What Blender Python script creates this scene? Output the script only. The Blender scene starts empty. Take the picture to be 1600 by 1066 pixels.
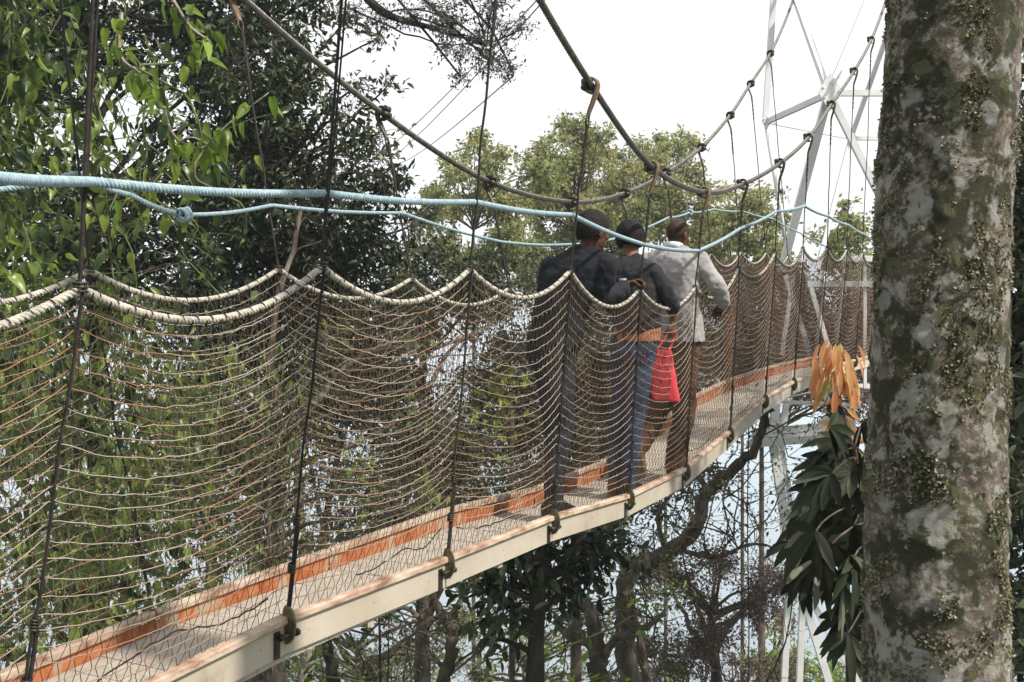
import bpy, math, random
import numpy as np
from mathutils import Vector

rng = np.random.default_rng(7)
random.seed(7)
SC = bpy.context.scene
COL = SC.collection
CZ = 45.0                      # eye height above the ground at the foot of the trees
F = 1600.0

# ------------------------------------------------------------------ camera
cam = bpy.data.cameras.new("camera")
cam.lens = 36.0; cam.sensor_width = 36.0; cam.sensor_fit = 'HORIZONTAL'
cam.clip_start = 0.05; cam.clip_end = 12000
camo = bpy.data.objects.new("camera", cam); COL.objects.link(camo)
camo.location = (0, 0, CZ); camo.rotation_euler = (math.radians(90), 0, 0)
SC.camera = camo

# ------------------------------------------------------------------ world + sun + exposure
SUN_EL, SUN_AZ = math.radians(47), math.radians(122)     # azimuth clockwise from +Y
w = bpy.data.worlds.new("World"); SC.world = w; w.use_nodes = True
nt = w.node_tree; nt.nodes.clear()
out = nt.nodes.new("ShaderNodeOutputWorld"); bg = nt.nodes.new("ShaderNodeBackground")
sky = nt.nodes.new("ShaderNodeTexSky"); sky.sky_type = 'NISHITA'; sky.sun_disc = False
sky.sun_elevation = SUN_EL; sky.sun_rotation = SUN_AZ; sky.dust_density = 3.0; sky.air_density = 1.0
tc = nt.nodes.new("ShaderNodeTexCoord"); nz = nt.nodes.new("ShaderNodeTexNoise")
nz.inputs["Scale"].default_value = 1.6; nz.inputs["Detail"].default_value = 5
cr = nt.nodes.new("ShaderNodeValToRGB"); cr.color_ramp.elements[0].position = 0.25; cr.color_ramp.elements[1].position = 0.6
cr.color_ramp.elements[0].color = (.86, .86, .86, 1); cr.color_ramp.elements[1].color = (1, 1, 1, 1)
mx = nt.nodes.new("ShaderNodeMix"); mx.data_type = 'RGBA'
mx.inputs[7].default_value = (9.3, 9.3, 9.45, 1)          # bright thin cloud, same units as the sky texture
L_ = nt.links.new
L_(tc.outputs["Generated"], nz.inputs["Vector"]); L_(nz.outputs["Fac"], cr.inputs["Fac"])
L_(cr.outputs["Color"], mx.inputs[0]); L_(sky.outputs["Color"], mx.inputs[6])
L_(mx.outputs[2], bg.inputs["Color"]); bg.inputs["Strength"].default_value = 0.105
L_(bg.outputs[0], out.inputs["Surface"])
sun = bpy.data.lights.new("sun", 'SUN'); sun.energy = 5.0; sun.angle = math.radians(1.5); sun.color = (1, .93, .83)
suno = bpy.data.objects.new("sun", sun); COL.objects.link(suno)
sd = Vector((math.sin(SUN_AZ)*math.cos(SUN_EL), math.cos(SUN_AZ)*math.cos(SUN_EL), math.sin(SUN_EL)))
suno.rotation_euler = sd.to_track_quat('Z', 'Y').to_euler(); suno.location = (10, -10, CZ+30)
vs = SC.view_settings; SC.display_settings.display_device = 'sRGB'
vs.view_transform = 'Standard'; vs.look = 'None'; vs.gamma = 1; vs.exposure = 0.29; vs.use_curve_mapping = False
cy = SC.cycles
cy.use_denoising = True; cy.max_bounces = 7; cy.diffuse_bounces = 3; cy.glossy_bounces = 2
cy.transmission_bounces = 4; cy.volume_bounces = 1; cy.transparent_max_bounces = 8
cy.use_adaptive_sampling = True; cy.adaptive_threshold = 0.02
try: cy.denoiser = 'OPENIMAGEDENOISE'; cy.denoising_prefilter = 'ACCURATE'; cy.denoising_input_passes = 'RGB_ALBEDO_NORMAL'
except Exception: pass

# ------------------------------------------------------------------ materials
def _ramp(nt, stops):
    r = nt.nodes.new("ShaderNodeValToRGB"); e = r.color_ramp.elements
    while len(e) < len(stops): e.new(0.5)
    for k, (p, c) in enumerate(stops): e[k].position = p; e[k].color = (*c, 1)
    return r
def _noise(nt, scale, detail=6, rough=.6, vec=None, dist=0.0):
    n = nt.nodes.new("ShaderNodeTexNoise"); n.inputs["Scale"].default_value = scale
    n.inputs["Detail"].default_value = detail; n.inputs["Roughness"].default_value = rough
    n.inputs["Distortion"].default_value = dist
    if vec: nt.links.new(vec, n.inputs["Vector"])
    return n
def _new(name):
    m = bpy.data.materials.new(name); m.use_nodes = True; nt = m.node_tree
    return m, nt, nt.nodes["Principled BSDF"]
def mat(name, stops, scale=8.0, rough=.6, metal=0.0, bump=.0, bscale=None, detail=6, spec=.15, stretch=None, bdist=.01):
    """surface whose colour varies by noise between the stops"""
    m, nt, b = _new(name); tc = nt.nodes.new("ShaderNodeTexCoord"); v = tc.outputs["Object"]
    if stretch:
        mp = nt.nodes.new("ShaderNodeMapping"); mp.inputs["Scale"].default_value = stretch
        nt.links.new(v, mp.inputs["Vector"]); v = mp.outputs[0]
    n = _noise(nt, scale, detail, .62, v)
    r = _ramp(nt, stops); nt.links.new(n.outputs["Fac"], r.inputs["Fac"]); nt.links.new(r.outputs["Color"], b.inputs["Base Color"])
    b.inputs["Roughness"].default_value = rough; b.inputs["Metallic"].default_value = metal
    b.inputs["Specular IOR Level"].default_value = spec
    if bump:
        n2 = _noise(nt, bscale or scale*3, 5, .6, v); bp = nt.nodes.new("ShaderNodeBump")
        bp.inputs["Strength"].default_value = bump; bp.inputs["Distance"].default_value = bdist
        nt.links.new(n2.outputs["Fac"], bp.inputs["Height"]); nt.links.new(bp.outputs[0], b.inputs["Normal"])
    return m
def leafmat(name, cols, rough=.45, trans=.3, spec=.25, tcol=None, patch=0.35):
    """every leaf takes its own colour; a slow noise shifts whole sprays"""
    m, nt, b = _new(name); g = nt.nodes.new("ShaderNodeNewGeometry")
    stops = [(i/(max(1, len(cols)-1)), c) for i, c in enumerate(cols)]
    r = _ramp(nt, stops)
    tc = nt.nodes.new("ShaderNodeTexCoord"); n = _noise(nt, patch, 3, .6, tc.outputs["Object"])
    ma = nt.nodes.new("ShaderNodeMath"); ma.operation = 'MULTIPLY_ADD'; ma.inputs[1].default_value = 1.5; ma.inputs[2].default_value = -.72
    nt.links.new(n.outputs["Fac"], ma.inputs[0])
    ad = nt.nodes.new("ShaderNodeMath"); ad.operation = 'ADD'; ad.use_clamp = True
    nt.links.new(ma.outputs[0], ad.inputs[0]); nt.links.new(g.outputs["Random Per Island"], ad.inputs[1])
    nt.links.new(ad.outputs[0], r.inputs["Fac"]); nt.links.new(r.outputs["Color"], b.inputs["Base Color"])
    b.inputs["Roughness"].default_value = rough; b.inputs["Specular IOR Level"].default_value = spec
    t = nt.nodes.new("ShaderNodeBsdfTranslucent"); mixs = nt.nodes.new("ShaderNodeMixShader"); mixs.inputs[0].default_value = trans
    hs = nt.nodes.new("ShaderNodeHueSaturation"); hs.inputs["Value"].default_value = 1.5; hs.inputs["Hue"].default_value = .485
    nt.links.new(r.outputs["Color"], hs.inputs["Color"]); nt.links.new(hs.outputs[0], t.inputs["Color"])
    nt.links.new(b.outputs[0], mixs.inputs[1]); nt.links.new(t.outputs[0], mixs.inputs[2])
    nt.links.new(mixs.outputs[0], nt.nodes["Material Output"].inputs["Surface"])
    return m
MT = {}
MT['blue_rope'] = mat("blue_rope", [(.3, (.19, .29, .34)), (.7, (.42, .53, .58))], 60, .85, bump=.6, bscale=400, bdist=.003)
MT['cream_rope'] = mat("cream_rope", [(.3, (.30, .27, .22)), (.65, (.56, .53, .46))], 30, .9, bump=.5, bscale=300, bdist=.003)
MT['dark_cord'] = mat("dark_cord", [(.3, (.018, .016, .015)), (.7, (.05, .045, .04))], 40, .75)
MT['net_dark'] = mat("net_dark", [(.35, (.035, .028, .024)), (.50, (.085, .055, .038)), (.62, (.12, .095, .075))], 3, .8)
MT['net_light'] = mat("net_light", [(.36, (.38, .345, .285)), (.50, (.30, .24, .18)), (.60, (.29, .145, .08))], 1.6, .8, detail=9)
MT['cable'] = mat("steel_cable", [(.3, (.085, .07, .06)), (.7, (.21, .195, .18))], 25, .42, .4, spec=.5)
MT['strap'] = mat("weathered_strap", [(.3, (.09, .065, .045)), (.7, (.27, .19, .13))], 30, .7)
MT['steel_dark'] = mat("dark_steel", [(.3, (.03, .028, .025)), (.7, (.10, .09, .07))], 40, .45, .7)
MT['bracket'] = mat("brass_grey_plate", [(.3, (.09, .08, .045)), (.7, (.22, .20, .13))], 40, .4, .7)
MT['rail_web'] = mat("beige_paint_rail", [(.30, (.27, .22, .165)), (.40, (.39, .34, .27)), (.55, (.43, .38, .31)), (.75, (.48, .43, .355))], 3.5, .55, detail=12, bump=.15, bscale=60)
MT['rail_flange'] = mat("worn_rail_flange", [(.34, (.20, .12, .08)), (.42, (.33, .22, .155)), (.52, (.44, .34, .26)), (.66, (.54, .47, .385))], 7, .6, detail=11, bump=.2, bscale=80, stretch=(1, 1, 3))
MT['rail_orange'] = mat("rusty_orange_rail", [(.36, (.27, .09, .04)), (.46, (.40, .135, .055)), (.55, (.43, .18, .085)), (.60, (.41, .30, .22)), (.75, (.34, .28, .22))], 9, .7, bump=.3, bscale=50, detail=10, stretch=(1, 1, .5))
MT['deck'] = mat("sandy_deck_mat", [(.3, (.36, .32, .27)), (.5, (.42, .375, .315)), (.7, (.50, .455, .39))], 14, .9, bump=.5, bscale=120)  # sandy tone lowered to take in the shade of the net
MT['tower'] = mat("pale_painted_steel", [(.3, (.62, .62, .62)), (.7, (.76, .76, .76))], 3, .45, .15)
MT['bark'] = mat("grey_brown_bark", [(.3, (.035, .027, .02)), (.5, (.10, .08, .062)), (.7, (.22, .19, .155))], 9, .9, bump=.8, bscale=30, stretch=(1, 1, .35), bdist=.03)
MT['bark_dark'] = mat("dark_bark", [(.3, (.018, .015, .012)), (.6, (.055, .045, .035)), (.8, (.12, .10, .085))], 7, .9, bump=.8, bscale=30, stretch=(1, 1, .35), bdist=.03)
MT['bark_pale'] = mat("pale_bark", [(.3, (.12, .10, .085)), (.5, (.26, .23, .19)), (.7, (.44, .40, .34))], 9, .9, bump=.6, bscale=30, bdist=.03)
MT['twig'] = mat("twig", [(.3, (.05, .04, .03)), (.7, (.14, .11, .085))], 9, .9)
MT['green_stem'] = mat("green_stem", [(.3, (.06, .08, .03)), (.7, (.16, .17, .07))], 9, .7)
MT['l_vine'] = leafmat("vine_leaves", [(.014, .030, .010), (.034, .062, .018), (.065, .10, .038), (.11, .16, .035), (.22, .30, .06)], .33, .35, .45, patch=.9)
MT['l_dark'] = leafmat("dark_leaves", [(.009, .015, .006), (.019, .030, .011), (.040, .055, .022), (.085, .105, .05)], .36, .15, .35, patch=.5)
MT['l_mid'] = leafmat("mid_green_leaves", [(.018, .034, .012), (.05, .078, .024), (.09, .13, .036), (.19, .24, .06)], .4, .3, patch=.5)
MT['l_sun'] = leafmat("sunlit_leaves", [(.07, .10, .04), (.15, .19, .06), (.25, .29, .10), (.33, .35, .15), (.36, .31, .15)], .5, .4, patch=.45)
MT['l_fresh'] = leafmat("fresh_leaves", [(.07, .12, .02), (.15, .24, .035), (.26, .36, .06)], .45, .4)
MT['l_grey'] = leafmat("purple_grey_leaves", [(.05, .045, .045), (.09, .08, .08), (.13, .12, .11)], .5, .2)
MT['l_red'] = leafmat("reddish_brown_leaves", [(.045, .032, .028), (.10, .075, .06), (.15, .12, .095), (.19, .085, .055)], .55, .25)
MT['l_orange'] = leafmat("orange_leaves", [(.48, .20, .09), (.56, .30, .13), (.54, .36, .14), (.50, .24, .11), (.36, .38, .12)], .45, .5, patch=8)
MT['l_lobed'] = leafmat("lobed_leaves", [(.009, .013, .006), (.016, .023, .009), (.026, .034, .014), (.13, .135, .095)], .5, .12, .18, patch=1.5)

# ------------------------------------------------------------------ mesh builder
def nrm(v):
    v = np.asarray(v, float); l = np.linalg.norm(v, axis=-1, keepdims=True); l[l == 0] = 1; return v/l
class MB:
    def __init__(s): s.v = []; s.q = []; s.t = []; s.qm = []; s.tm = []; s.n = 0
    def add(s, v, q=None, t=None, m=0):
        v = np.asarray(v, float).reshape(-1, 3); s.v.append(v)
        if q is not None and len(q): q = np.asarray(q)+s.n; s.q.append(q); s.qm.append(np.full(len(q), m))
        if t is not None and len(t): t = np.asarray(t)+s.n; s.t.append(t); s.tm.append(np.full(len(t), m))
        s.n += len(v); return s
    def tubes(s, P, rad, ref=(0, 0, 1), n=4, m=0, caps=False, ell=1.0):
        """K polylines (K,n,3) -> tubes"""
        P = np.asarray(P, float)
        if P.ndim == 2: P = P[None]
        K, N, _ = P.shape
        T = nrm(np.gradient(P, axis=1)); R = np.broadcast_to(np.asarray(ref, float), T.shape)
        n1 = nrm(R-(R*T).sum(-1, keepdims=True)*T); n2 = np.cross(T, n1)
        rad = np.broadcast_to(np.asarray(rad, float), (K, N)) if np.ndim(rad) < 2 else rad
        a = np.arange(n)*2*np.pi/n
        V = P[:, :, None]+rad[:, :, None, None]*(np.cos(a)[:, None]*n1[:, :, None]+ell*np.sin(a)[:, None]*n2[:, :, None])
        k = np.arange(K)[:, None, None]*N*n; i = np.arange(N-1)[None, :, None]*n; j = np.arange(n)[None, None]
        j2 = (j+1) % n
        Q = np.stack([k+i+j, k+i+j2, k+i+n+j2, k+i+n+j], -1).reshape(-1, 4)
        s.add(V, Q, m=m)
        if caps:
            base = s.n-K*N*n
            for kk in range(K):
                for e in (0, N-1):
                    c = P[kk, e]; st = base+kk*N*n+e*n
                    s.v.append(c[None]); ci = s.n; s.n += 1
                    t = [(ci, st+(x+1) % n, st+x) if e == 0 else (ci, st+x, st+(x+1) % n) for x in range(n)]
                    s.t.append(np.array(t)); s.tm.append(np.full(n, m))
        return s
    def tube(s, pts, rad, n=8, m=0, caps=True):
        """one tube with a transported frame, for branches and limbs"""
        P = np.asarray(pts, float); N = len(P); T = nrm(np.gradient(P, axis=0))
        rad = np.broadcast_to(np.asarray(rad, float), (N,))
        u = np.array((0, 0, 1.)) if abs(T[0][2]) < .9 else np.array((1., 0, 0))
        n1 = nrm(u-(u@T[0])*T[0]); V = []
        a = np.arange(n)*2*np.pi/n
        for i in range(N):
            n1 = n1-(n1@T[i])*T[i]; n1 = n1/max(1e-9, np.linalg.norm(n1)); n2 = np.cross(T[i], n1)
            V.append(P[i]+rad[i]*(np.cos(a)[:, None]*n1+np.sin(a)[:, None]*n2))
        return s.rings(np.array(V), m, caps)
    def rings(s, V, m=0, caps=True):
        V = np.asarray(V, float); N, n, _ = V.shape
        i = np.arange(N-1)[:, None]*n; j = np.arange(n)[None]; j2 = (j+1) % n
        Q = np.stack([i+j, i+j2, i+n+j2, i+n+j], -1).reshape(-1, 4)
        vv = V.reshape(-1, 3); t = None
        if caps:
            vv = np.vstack([vv, V[0].mean(0), V[-1].mean(0)]); c0 = N*n; c1 = c0+1
            t = [(c0, (x+1) % n, x) for x in range(n)]+[(c1, (N-1)*n+x, (N-1)*n+(x+1) % n) for x in range(n)]
        return s.add(vv, Q, t, m)
    def box(s, c, ax, half, m=0):
        """c centre, ax three unit axes, half three half sizes"""
        c = np.asarray(c, float); ax = np.asarray(ax, float); h = np.asarray(half, float)
        v = [c+sum(ax[k]*h[k]*sg[k] for k in range(3)) for sg in [(-1,-1,-1),(1,-1,-1),(1,1,-1),(-1,1,-1),(-1,-1,1),(1,-1,1),(1,1,1),(-1,1,1)]]
        return s.add(v, [(0,3,2,1),(4,5,6,7),(0,1,5,4),(1,2,6,5),(2,3,7,6),(3,0,4,7)], m=m)
    def prism(s, prof, a, b, m=0):
        """profile: list of 3D offsets, swept from a to b"""
        pr = np.asarray(prof, float); V = np.array([pr+np.asarray(a), pr+np.asarray(b)]); return s.rings(V, m)
    def ellipsoid(s, c, r, ax=None, nu=16, nv=10, m=0):
        ax = np.eye(3) if ax is None else np.asarray(ax); th = np.linspace(.02, np.pi-.02, nv); ph = np.arange(nu)*2*np.pi/nu
        V = [[np.asarray(c)+r[0]*math.sin(t)*math.cos(p)*ax[0]+r[1]*math.sin(t)*math.sin(p)*ax[1]+r[2]*math.cos(t)*ax[2] for p in ph] for t in th[::-1]]
        return s.rings(np.array(V), m)
    def build(s, name, mats, parent=None, smooth=True, label=None, cat=None, group=None, kind=None):
        V = np.vstack(s.v); me = bpy.data.meshes.new(name); org = np.zeros(3)
        if parent is not None: org = np.array(parent.get("_o", (0, 0, 0)))
        elif kind != 'structure': org = np.array([(V[:, 0].min()+V[:, 0].max())/2, (V[:, 1].min()+V[:, 1].max())/2, V[:, 2].min()])
        V = V-org
        nq = sum(len(q) for q in s.q); ntt = sum(len(t) for t in s.t)
        loops = np.concatenate([np.concatenate([q.ravel() for q in s.q]) if nq else np.zeros(0, int), np.concatenate([t.ravel() for t in s.t]) if ntt else np.zeros(0, int)]).astype(np.int32)
        me.vertices.add(len(V)); me.vertices.foreach_set("co", V.astype(np.float32).ravel())
        me.loops.add(len(loops)); me.loops.foreach_set("vertex_index", loops)
        me.polygons.add(nq+ntt)
        st = np.concatenate([np.arange(nq)*4, nq*4+np.arange(ntt)*3]).astype(np.int32)
        me.polygons.foreach_set("loop_start", st)
        mi = np.concatenate([np.concatenate(s.qm) if nq else np.zeros(0), np.concatenate(s.tm) if ntt else np.zeros(0)]).astype(np.int32)
        me.polygons.foreach_set("material_index", mi)
        me.polygons.foreach_set("use_smooth", np.full(nq+ntt, smooth))
        me.update(calc_edges=True); me.validate()
        for m in (mats if isinstance(mats, (list, tuple)) else [mats]): me.materials.append(MT[m] if isinstance(m, str) else m)
        o = bpy.data.objects.new(name, me); COL.objects.link(o)
        if parent is not None: o.parent = parent
        else: o.location = org
        if parent is None: o["_o"] = list(map(float, org))
        else: o["_o"] = list(map(float, parent["_o"]))
        tag(o, label, cat, group, kind); return o
def tag(o, label=None, cat=None, group=None, kind=None):
    if label: o["label"] = label
    if cat: o["category"] = cat
    if group: o["group"] = group
    if kind: o["kind"] = kind
    return o
def empty(name, loc, label, cat, group=None):
    o = bpy.data.objects.new(name, None); COL.objects.link(o); o.location = tuple(map(float, loc)); o.empty_display_size = .1
    o["_o"] = list(map(float, loc)); return tag(o, label, cat, group)

def W(px, py, t):               # photo position at a distance t in front of the eye
    return np.array([(px-800)/F*t, t, CZ+(533-py)/F*t])
def ORD(k): return ["first", "second", "third", "fourth", "fifth", "sixth", "seventh", "eighth", "ninth", "tenth", "eleventh", "twelfth", "thirteenth", "fourteenth", "fifteenth", "sixteenth"][k-1]
def smooth_noise(n, k, amp):    # 1-D wobble
    x = np.linspace(0, 1, n); c = rng.normal(0, 1, k+2); return np.interp(x, np.linspace(0, 1, k+2), c)*amp

# ------------------------------------------------------------------ terrain
def ground_h(x, y):
    x = np.asarray(x, float); y = np.asarray(y, float)
    d = np.clip(y-18, 0, 900); z = -0.55*d
    z = z-20*np.clip((np.abs(x)-40)/200, 0, 1)
    far = np.clip((np.hypot(x, y)-1800)/2600, 0, 1)
    z = z+far*(430+90*np.sin(x*.0016+1.3)+70*np.sin(y*.0013+x*.001))+6*np.sin(x*.03)*np.sin(y*.021)*np.clip(np.hypot(x, y)/200, 0, 1)
    z = np.where(y < 0, -0.02*np.abs(y), z)
    return z
g = np.sign(np.linspace(-1, 1, 181))*np.abs(np.linspace(-1, 1, 181))**2.2*6000
X, Y = np.meshgrid(g, g+0.0); Z = ground_h(X, Y)
idx = np.arange(181*181).reshape(181, 181)
MT['ground'] = mat("forest_floor", [(.3, (.02, .035, .014)), (.5, (.045, .07, .025)), (.7, (.08, .085, .04))], .05, .95, bump=1, bscale=.15, detail=10, bdist=3)
mb = MB(); mb.add(np.stack([X, Y, Z], -1), np.stack([idx[:-1, :-1], idx[:-1, 1:], idx[1:, 1:], idx[1:, :-1]], -1).reshape(-1, 4))
mb.build("terrain", 'ground', kind='structure')

# ------------------------------------------------------------------ bridge frame
A = math.radians(29); D = np.array([math.sin(A), math.cos(A), 0]); R = np.array([math.cos(A), -math.sin(A), 0]); UP = np.array([0, 0, 1.])
K = 1/1.1; S1 = 2.92*K
def bf(i, wv, z):               # i station number, wv sideways, z above the eye (both before scaling by K)
    i = np.asarray(i, float)
    return (S1+(i-1))[..., None]*D+(np.asarray(wv)*K)[..., None]*R+(CZ+np.asarray(z)*K)[..., None]*UP
def pf(px, py, i):              # photo position in the plane of station i
    u = np.array([(px-800)/F, 1, 0]); t = (S1+(i-1))/(D@u); return W(px, py, t)
ST = np.arange(-2, 13)
_B = dict(zip(ST, [-1.27, -1.21, -1.125, -1.02, -1.002, -.975, -1.0, -.945, -.754, -.53, -.408, -.335, -.28, -.24, -.21]))
_BF = dict(zip(ST, [-1.33, -1.27, -1.19, -1.09, -1.037, -.99, -1.005, -.945, -.754, -.53, -.408, -.335, -.28, -.24, -.21]))
_P = dict(zip(ST, [.16, .12, .14, .27, .33, .39, .34, .40, .61, .82, .95, 1.04, 1.11, 1.15, 1.18]))
_PF = dict(zip(ST, [.2, .2, .24, .30, .37, .38, .37, .42, .62, .82, .94, 1.04, 1.11, 1.15, 1.18]))
_C = dict(zip(ST, [5.0, 4.0, 3.15, 2.42, 1.85, 1.40, 1.12, 1.10, 1.31, 1.65, 2.08, 2.64, 3.26, 3.92, 4.75]))
_WP = dict(zip(ST, [-2.3, -2.3, -2.32, -2.41, -2.45, -2.47, -2.50, -2.50, -2.5, -2.48, -2.48, -2.47, -2.47, -2.48, -2.48]))
_WPF = dict(zip(ST, [-3.75, -3.72, -3.70, -3.66, -3.60, -3.53, -3.47, -3.45, -3.45, -3.45, -3.45, -3.45, -3.45, -3.45, -3.45]))
_WC = dict(zip(ST, [-1.9, -2.02, -2.12, -2.2, -2.28, -2.34, -2.41, -2.43, -2.46, -2.43, -2.42, -2.42, -2.38, -2.37, -2.36]))
_WCF = dict(zip(ST, [-4.35, -4.22, -4.1, -4.0, -3.9, -3.75, -3.63, -3.52, -3.53, -3.55, -3.56, -3.58, -3.65, -3.69, -3.73]))
WN, WF = -2.59, -3.28
NB = {i: bf(i, WN, _B[i]) for i in ST}; FB = {i: bf(i, WF, _BF[i]) for i in ST}
NP = {i: bf(i, _WP[i], _P[i]) for i in ST}; FP = {i: bf(i, _WPF[i], _PF[i]) for i in ST}
NC = {i: bf(i, _WC[i], _C[i]) for i in ST}; FC = {i: bf(i, _WCF[i], _C[i]) for i in ST}

def resample(P, step):
    P = np.asarray(P, float); s = np.concatenate([[0], np.cumsum(np.linalg.norm(np.diff(P, axis=0), axis=1))])
    n = max(2, int(s[-1]/step)); q = np.linspace(0, s[-1], n); return np.stack([np.interp(q, s, P[:, k]) for k in range(3)], -1), q
def catmull(P, m=10):
    """smooth curve through P, spacing-aware"""
    P = np.asarray(P, float); d = np.linalg.norm(np.diff(P, axis=0), axis=1)+1e-9; N = len(P)
    v = np.diff(P, axis=0)/d[:, None]; T = np.empty_like(P); T[0] = v[0]; T[-1] = v[-1]
    for i in range(1, N-1): T[i] = (v[i-1]*d[i]+v[i]*d[i-1])/(d[i-1]+d[i])
    o = []; t = np.linspace(0, 1, m, endpoint=False)[:, None]
    for i in range(N-1):
        o.append((2*t**3-3*t**2+1)*P[i]+(t**3-2*t**2+t)*d[i]*T[i]+(-2*t**3+3*t**2)*P[i+1]+(t**3-t**2)*d[i]*T[i+1])
    return np.vstack(o+[P[-1:]])
def rope(mb, P, rad, pitch, strands=3, sides=6, m=0, ref=R):
    P, q = resample(P, pitch/9)
    for k in range(3): P[:, k] = np.convolve(np.pad(P[:, k], 4, mode='edge'), np.ones(9)/9, 'valid')
    T = nrm(np.gradient(P, axis=0)); rr = np.broadcast_to(ref, T.shape); n1 = nrm(rr-(rr*T).sum(-1, keepdims=True)*T); n2 = np.cross(T, n1)
    for s in range(strands):
        a = 2*np.pi*(q/pitch+s/strands); off = rad*(.52 if strands == 3 else .66)
        C = P+off*(np.cos(a)[:, None]*n1+np.sin(a)[:, None]*n2)
        mb.tubes(C, rad*(.52 if strands == 3 else .38), ref, sides, m)
    if strands > 3: mb.tubes(P, rad*.6, ref, 6, m)
    return mb

# ------------------------------------------------------------------ the walkway itself
mid = bf(5, -2.93, -1.05)
bridge = empty("suspension_walkway", bf(5, -2.93, -1.2), "long narrow hanging walkway deck of beige rails and sandy boards curving up to the tower", "walkway")
TH = .132
for i in ST[:-1]:
    for side, Bd in ((1, NB), (-1, FB)):
        a, b = Bd[i].copy(), Bd[i+1].copy(); ax = nrm(b-a); up = nrm(np.cross(R, ax)); o = R*side
        a = a+ax*.004; b = b-ax*.004
        mb = MB()
        # web (a channel: web plate, bottom lip, top flange), flange stands proud outside
        c = (a+b)/2; hl = np.linalg.norm(b-a)/2
        mb.box(c-up*(TH/2+.014)+o*.0, (ax, o, up), (hl, .007, TH/2-.014), 0)
        mb.box(c-up*(TH-.004)-o*.018, (ax, o, up), (hl, .0105, .004), 0)
        # rounded flange
        pr = []
        for k, (u_, v_) in enumerate([(-.022, -.026), (-.022, -.004), (-.018, 0), (.016, 0), (.022, -.005), (.024, -.022), (.020, -.027)]): pr.append(o*u_+up*v_)
        mb.prism(pr, a-ax*.0, b+ax*.0, 1)
        for q_ in (.12, .5, .88):
            p_ = a+(b-a)*q_-up*.075+o*.007; mb.ellipsoid(p_, (.006, .006, .003), (ax, up, o), 8, 4, 0)
        mb.build("side_rail", ['rail_web', 'rail_flange'] if side == 1 else ['rail_orange', 'rail_flange'], bridge, smooth=False,
                 label=None if side == 1 else "rust-orange rail on the far side of the deck")
    a = (NB[i]+FB[i])/2; b = (NB[i+1]+FB[i+1])/2; ax = nrm(b-a); up = nrm(np.cross(R, ax)); c = (a+b)/2; hl = np.linalg.norm(b-a)/2
    mb = MB(); hw = .5*(WN-WF)*K-.012
    n = 8
    for k in range(n):
        cc = a+(b-a)*((k+.5)/n)-up*(TH-.012-.002*rng.random()); mb.box(cc, (ax, R, up), (hl/n-.0015, hw, .008), 0)
    mb.box(c-up*(TH+.006), (ax, R, up), (.02, hw, .010), 1)
    mb.build("deck_panel", ['deck', 'rail_web'], bridge, smooth=False)
for i in ST[1:-1]:
    for side, Bd in ((1, NB), (-1, FB)):
        o = R*side; p = Bd[i]
        mb = MB(); th = np.linspace(0, 2*np.pi, 28, endpoint=False)
        # D shaped plate across the joint, flat side inwards
        ring = [p+UP*(-.030+.066*math.sin(t))+o*(.012+(.040 if math.cos(t) > 0 else .016)*math.cos(t)) for t in th]
        mb.rings(np.array([np.array(ring)-D*.005, np.array(ring)+D*.005]), 0)
        br = mb.build("joint_bracket", 'bracket', bridge, smooth=False)
        mb = MB()
        mb.tube([p-UP*.062+o*.028-D*.05, p-UP*.062+o*.028+D*.045], .008, 8)
        for s_ in (-.045, .035): mb.tube([p-UP*.062+o*.028+D*(s_-.006), p-UP*.062+o*.028+D*(s_+.006)], .0135, 6)
        mb.build("bolt", 'steel_dark', br)
        mb = MB(); mb.box(p-UP*.09+o*.011-D*.045, (D, R, UP), (.012, .004, .045)); mb.build("splice_plate", 'steel_dark', br, smooth=False)

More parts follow.
